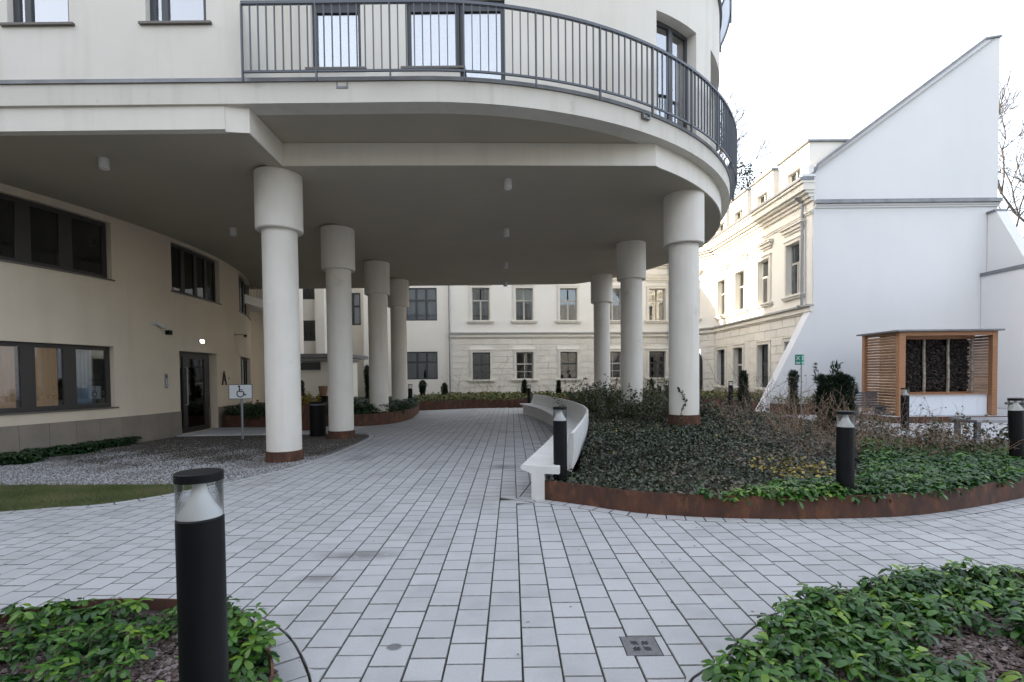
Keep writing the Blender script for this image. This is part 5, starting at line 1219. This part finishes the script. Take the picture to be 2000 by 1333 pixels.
for i in range(4): o = link('slat', slm2, t); o.location = (0, -.4 + i * .09, .45)
for px in (.05, .9): MB().box((px, -.4, 0), (px + .05, -.02, .45)).build('leg', m_rail, t)

# ------------------------------------------------------------------ trees
def tree(name, x, y, z, h, seed, label, r0=.16, lean=(0, 0), green=0, spread=.55, depth=5):
    r_ = random.Random(seed); t = empty(name, (x, y, z), label, 'tree'); tr = MB(); A, B, R_ = [], [], []; tips = []
    def grow(p, d, L, r, k):
        n = 3; pts = [p]
        for i in range(n):
            d = (d + Vector((r_.gauss(0, .12), r_.gauss(0, .12), r_.gauss(0, .08) + .03))).normalized(); p = p + d * L / n; pts.append(p)
        if k >= depth - 1: tr.tube(pts, [r * (1 - .3 * i / n) for i in range(n + 1)], 7, False)
        else:
            for i in range(n): A.append(tuple(pts[i])); B.append(tuple(pts[i + 1])); R_.append(r * (1 - .25 * i / n))
        if k == 0: tips.append(pts[-1]); return
        for i in range(3 if k > 2 else 4):
            q = pts[r_.choice((1, 2, 3))] if i else pts[-1]
            nd = (d + Vector((r_.gauss(0, spread), r_.gauss(0, spread), r_.gauss(.1, spread * .6)))).normalized()
            grow(q, nd, L * r_.uniform(.62, .82), r * r_.uniform(.5, .65), k - 1)
    grow(Vector((0, 0, 0)), Vector((lean[0], lean[1], 1)).normalized(), h * .36, r0, depth)
    tr.build('trunk', m_bark, t, True)
    s_ = stems_mesh('branches', np.array(A), np.array(B), np.array(R_) + (.011 if green else .006), m_bark, t)
    if green:
        P = []
        for i in range(green):
            q = r_.random(); P.append((r_.gauss(0, .5) + lean[0] * h * q * .5, r_.gauss(0, .5), h * (.25 + .5 * q)))
        P = np.array(P); n = len(P); V, F = scatter(iv, ivf, P, rng.uniform(0, 6.3, n), rng.normal(0, .7, n), rng.normal(0, .7, n), rng.uniform(.08, .2, n)); big_mesh('ivy_leaves', V, F, m_ivy, t, np.repeat(rng.random(n), 7))['kind'] = 'stuff'
    return t
tree('bare_tree', 16.9, 35.5, 6, 14.0, 5, 'bare tree with ivy on its stem behind the old roof', .15, (-.02, 0), 1200, .38, 6)
tree('bare_tree', 33.5, 29, 0, 20, 12, 'dark bare tree branching in at the right picture edge', .24, (-.05, 0), 0, .5, 6)
for k_, (u, v) in enumerate(((1985, 512), (1990, 566))):
    dd3 = ray(u + 22, v); yT = 15.5; x, z = dd3[0] / dd3[1] * yT, EYE + dd3[2] / dd3[1] * yT
    A, B, P = clump(0, 0, 0, .05, .5, 3, 700 + k_, None, None, 4, .4); Rm = np.array([(0, 0, -1), (0, 1, 0), (1, 0, .3)])
    t = empty('twig', (x, yT, z), ('upper' if k_ == 0 else 'lower') + ' sparse leafy twig hanging in from the right edge before the garden wall', 'twig'); stems_mesh('stems', A @ Rm, B @ Rm, .004, m_twig, t)
    P = P @ Rm; n = len(P); V, F = scatter(iv, ivf, P, rng.uniform(0, 6.3, n), rng.normal(0, .7, n), rng.normal(0, .7, n), rng.uniform(.03, .06, n)); big_mesh('leaves', V, F, m_pachy, t, np.repeat(rng.random(n) * .5 + .4, 7))['kind'] = 'stuff'
print('objects', len(bpy.data.objects))

n = 150; X = rng.uniform(-5, 9, n); Y = 2.6 + rng.random(n) ** 1.5 * 14; k = ~inside(RIGHT_PL, X, Y) & ~inside(LEFT_BED, X, Y) & ~inside(BED_L, X, Y) & ~inside(BED_R, X, Y); X, Y = X[k], Y[k]; n = len(X)
V, F = scatter(iv, ivf, np.c_[X, Y, 0 * X + .006], rng.uniform(0, 6.3, n), rng.normal(0, .15, n), rng.normal(0, .15, n), rng.uniform(.008, .022, n))
tag(big_mesh('leaf_litter', V, F, m_dry, None, np.repeat(rng.random(n), 7)), 'scattered tiny dry leaf bits on the grey paving', 'leaf litter', kind='stuff')
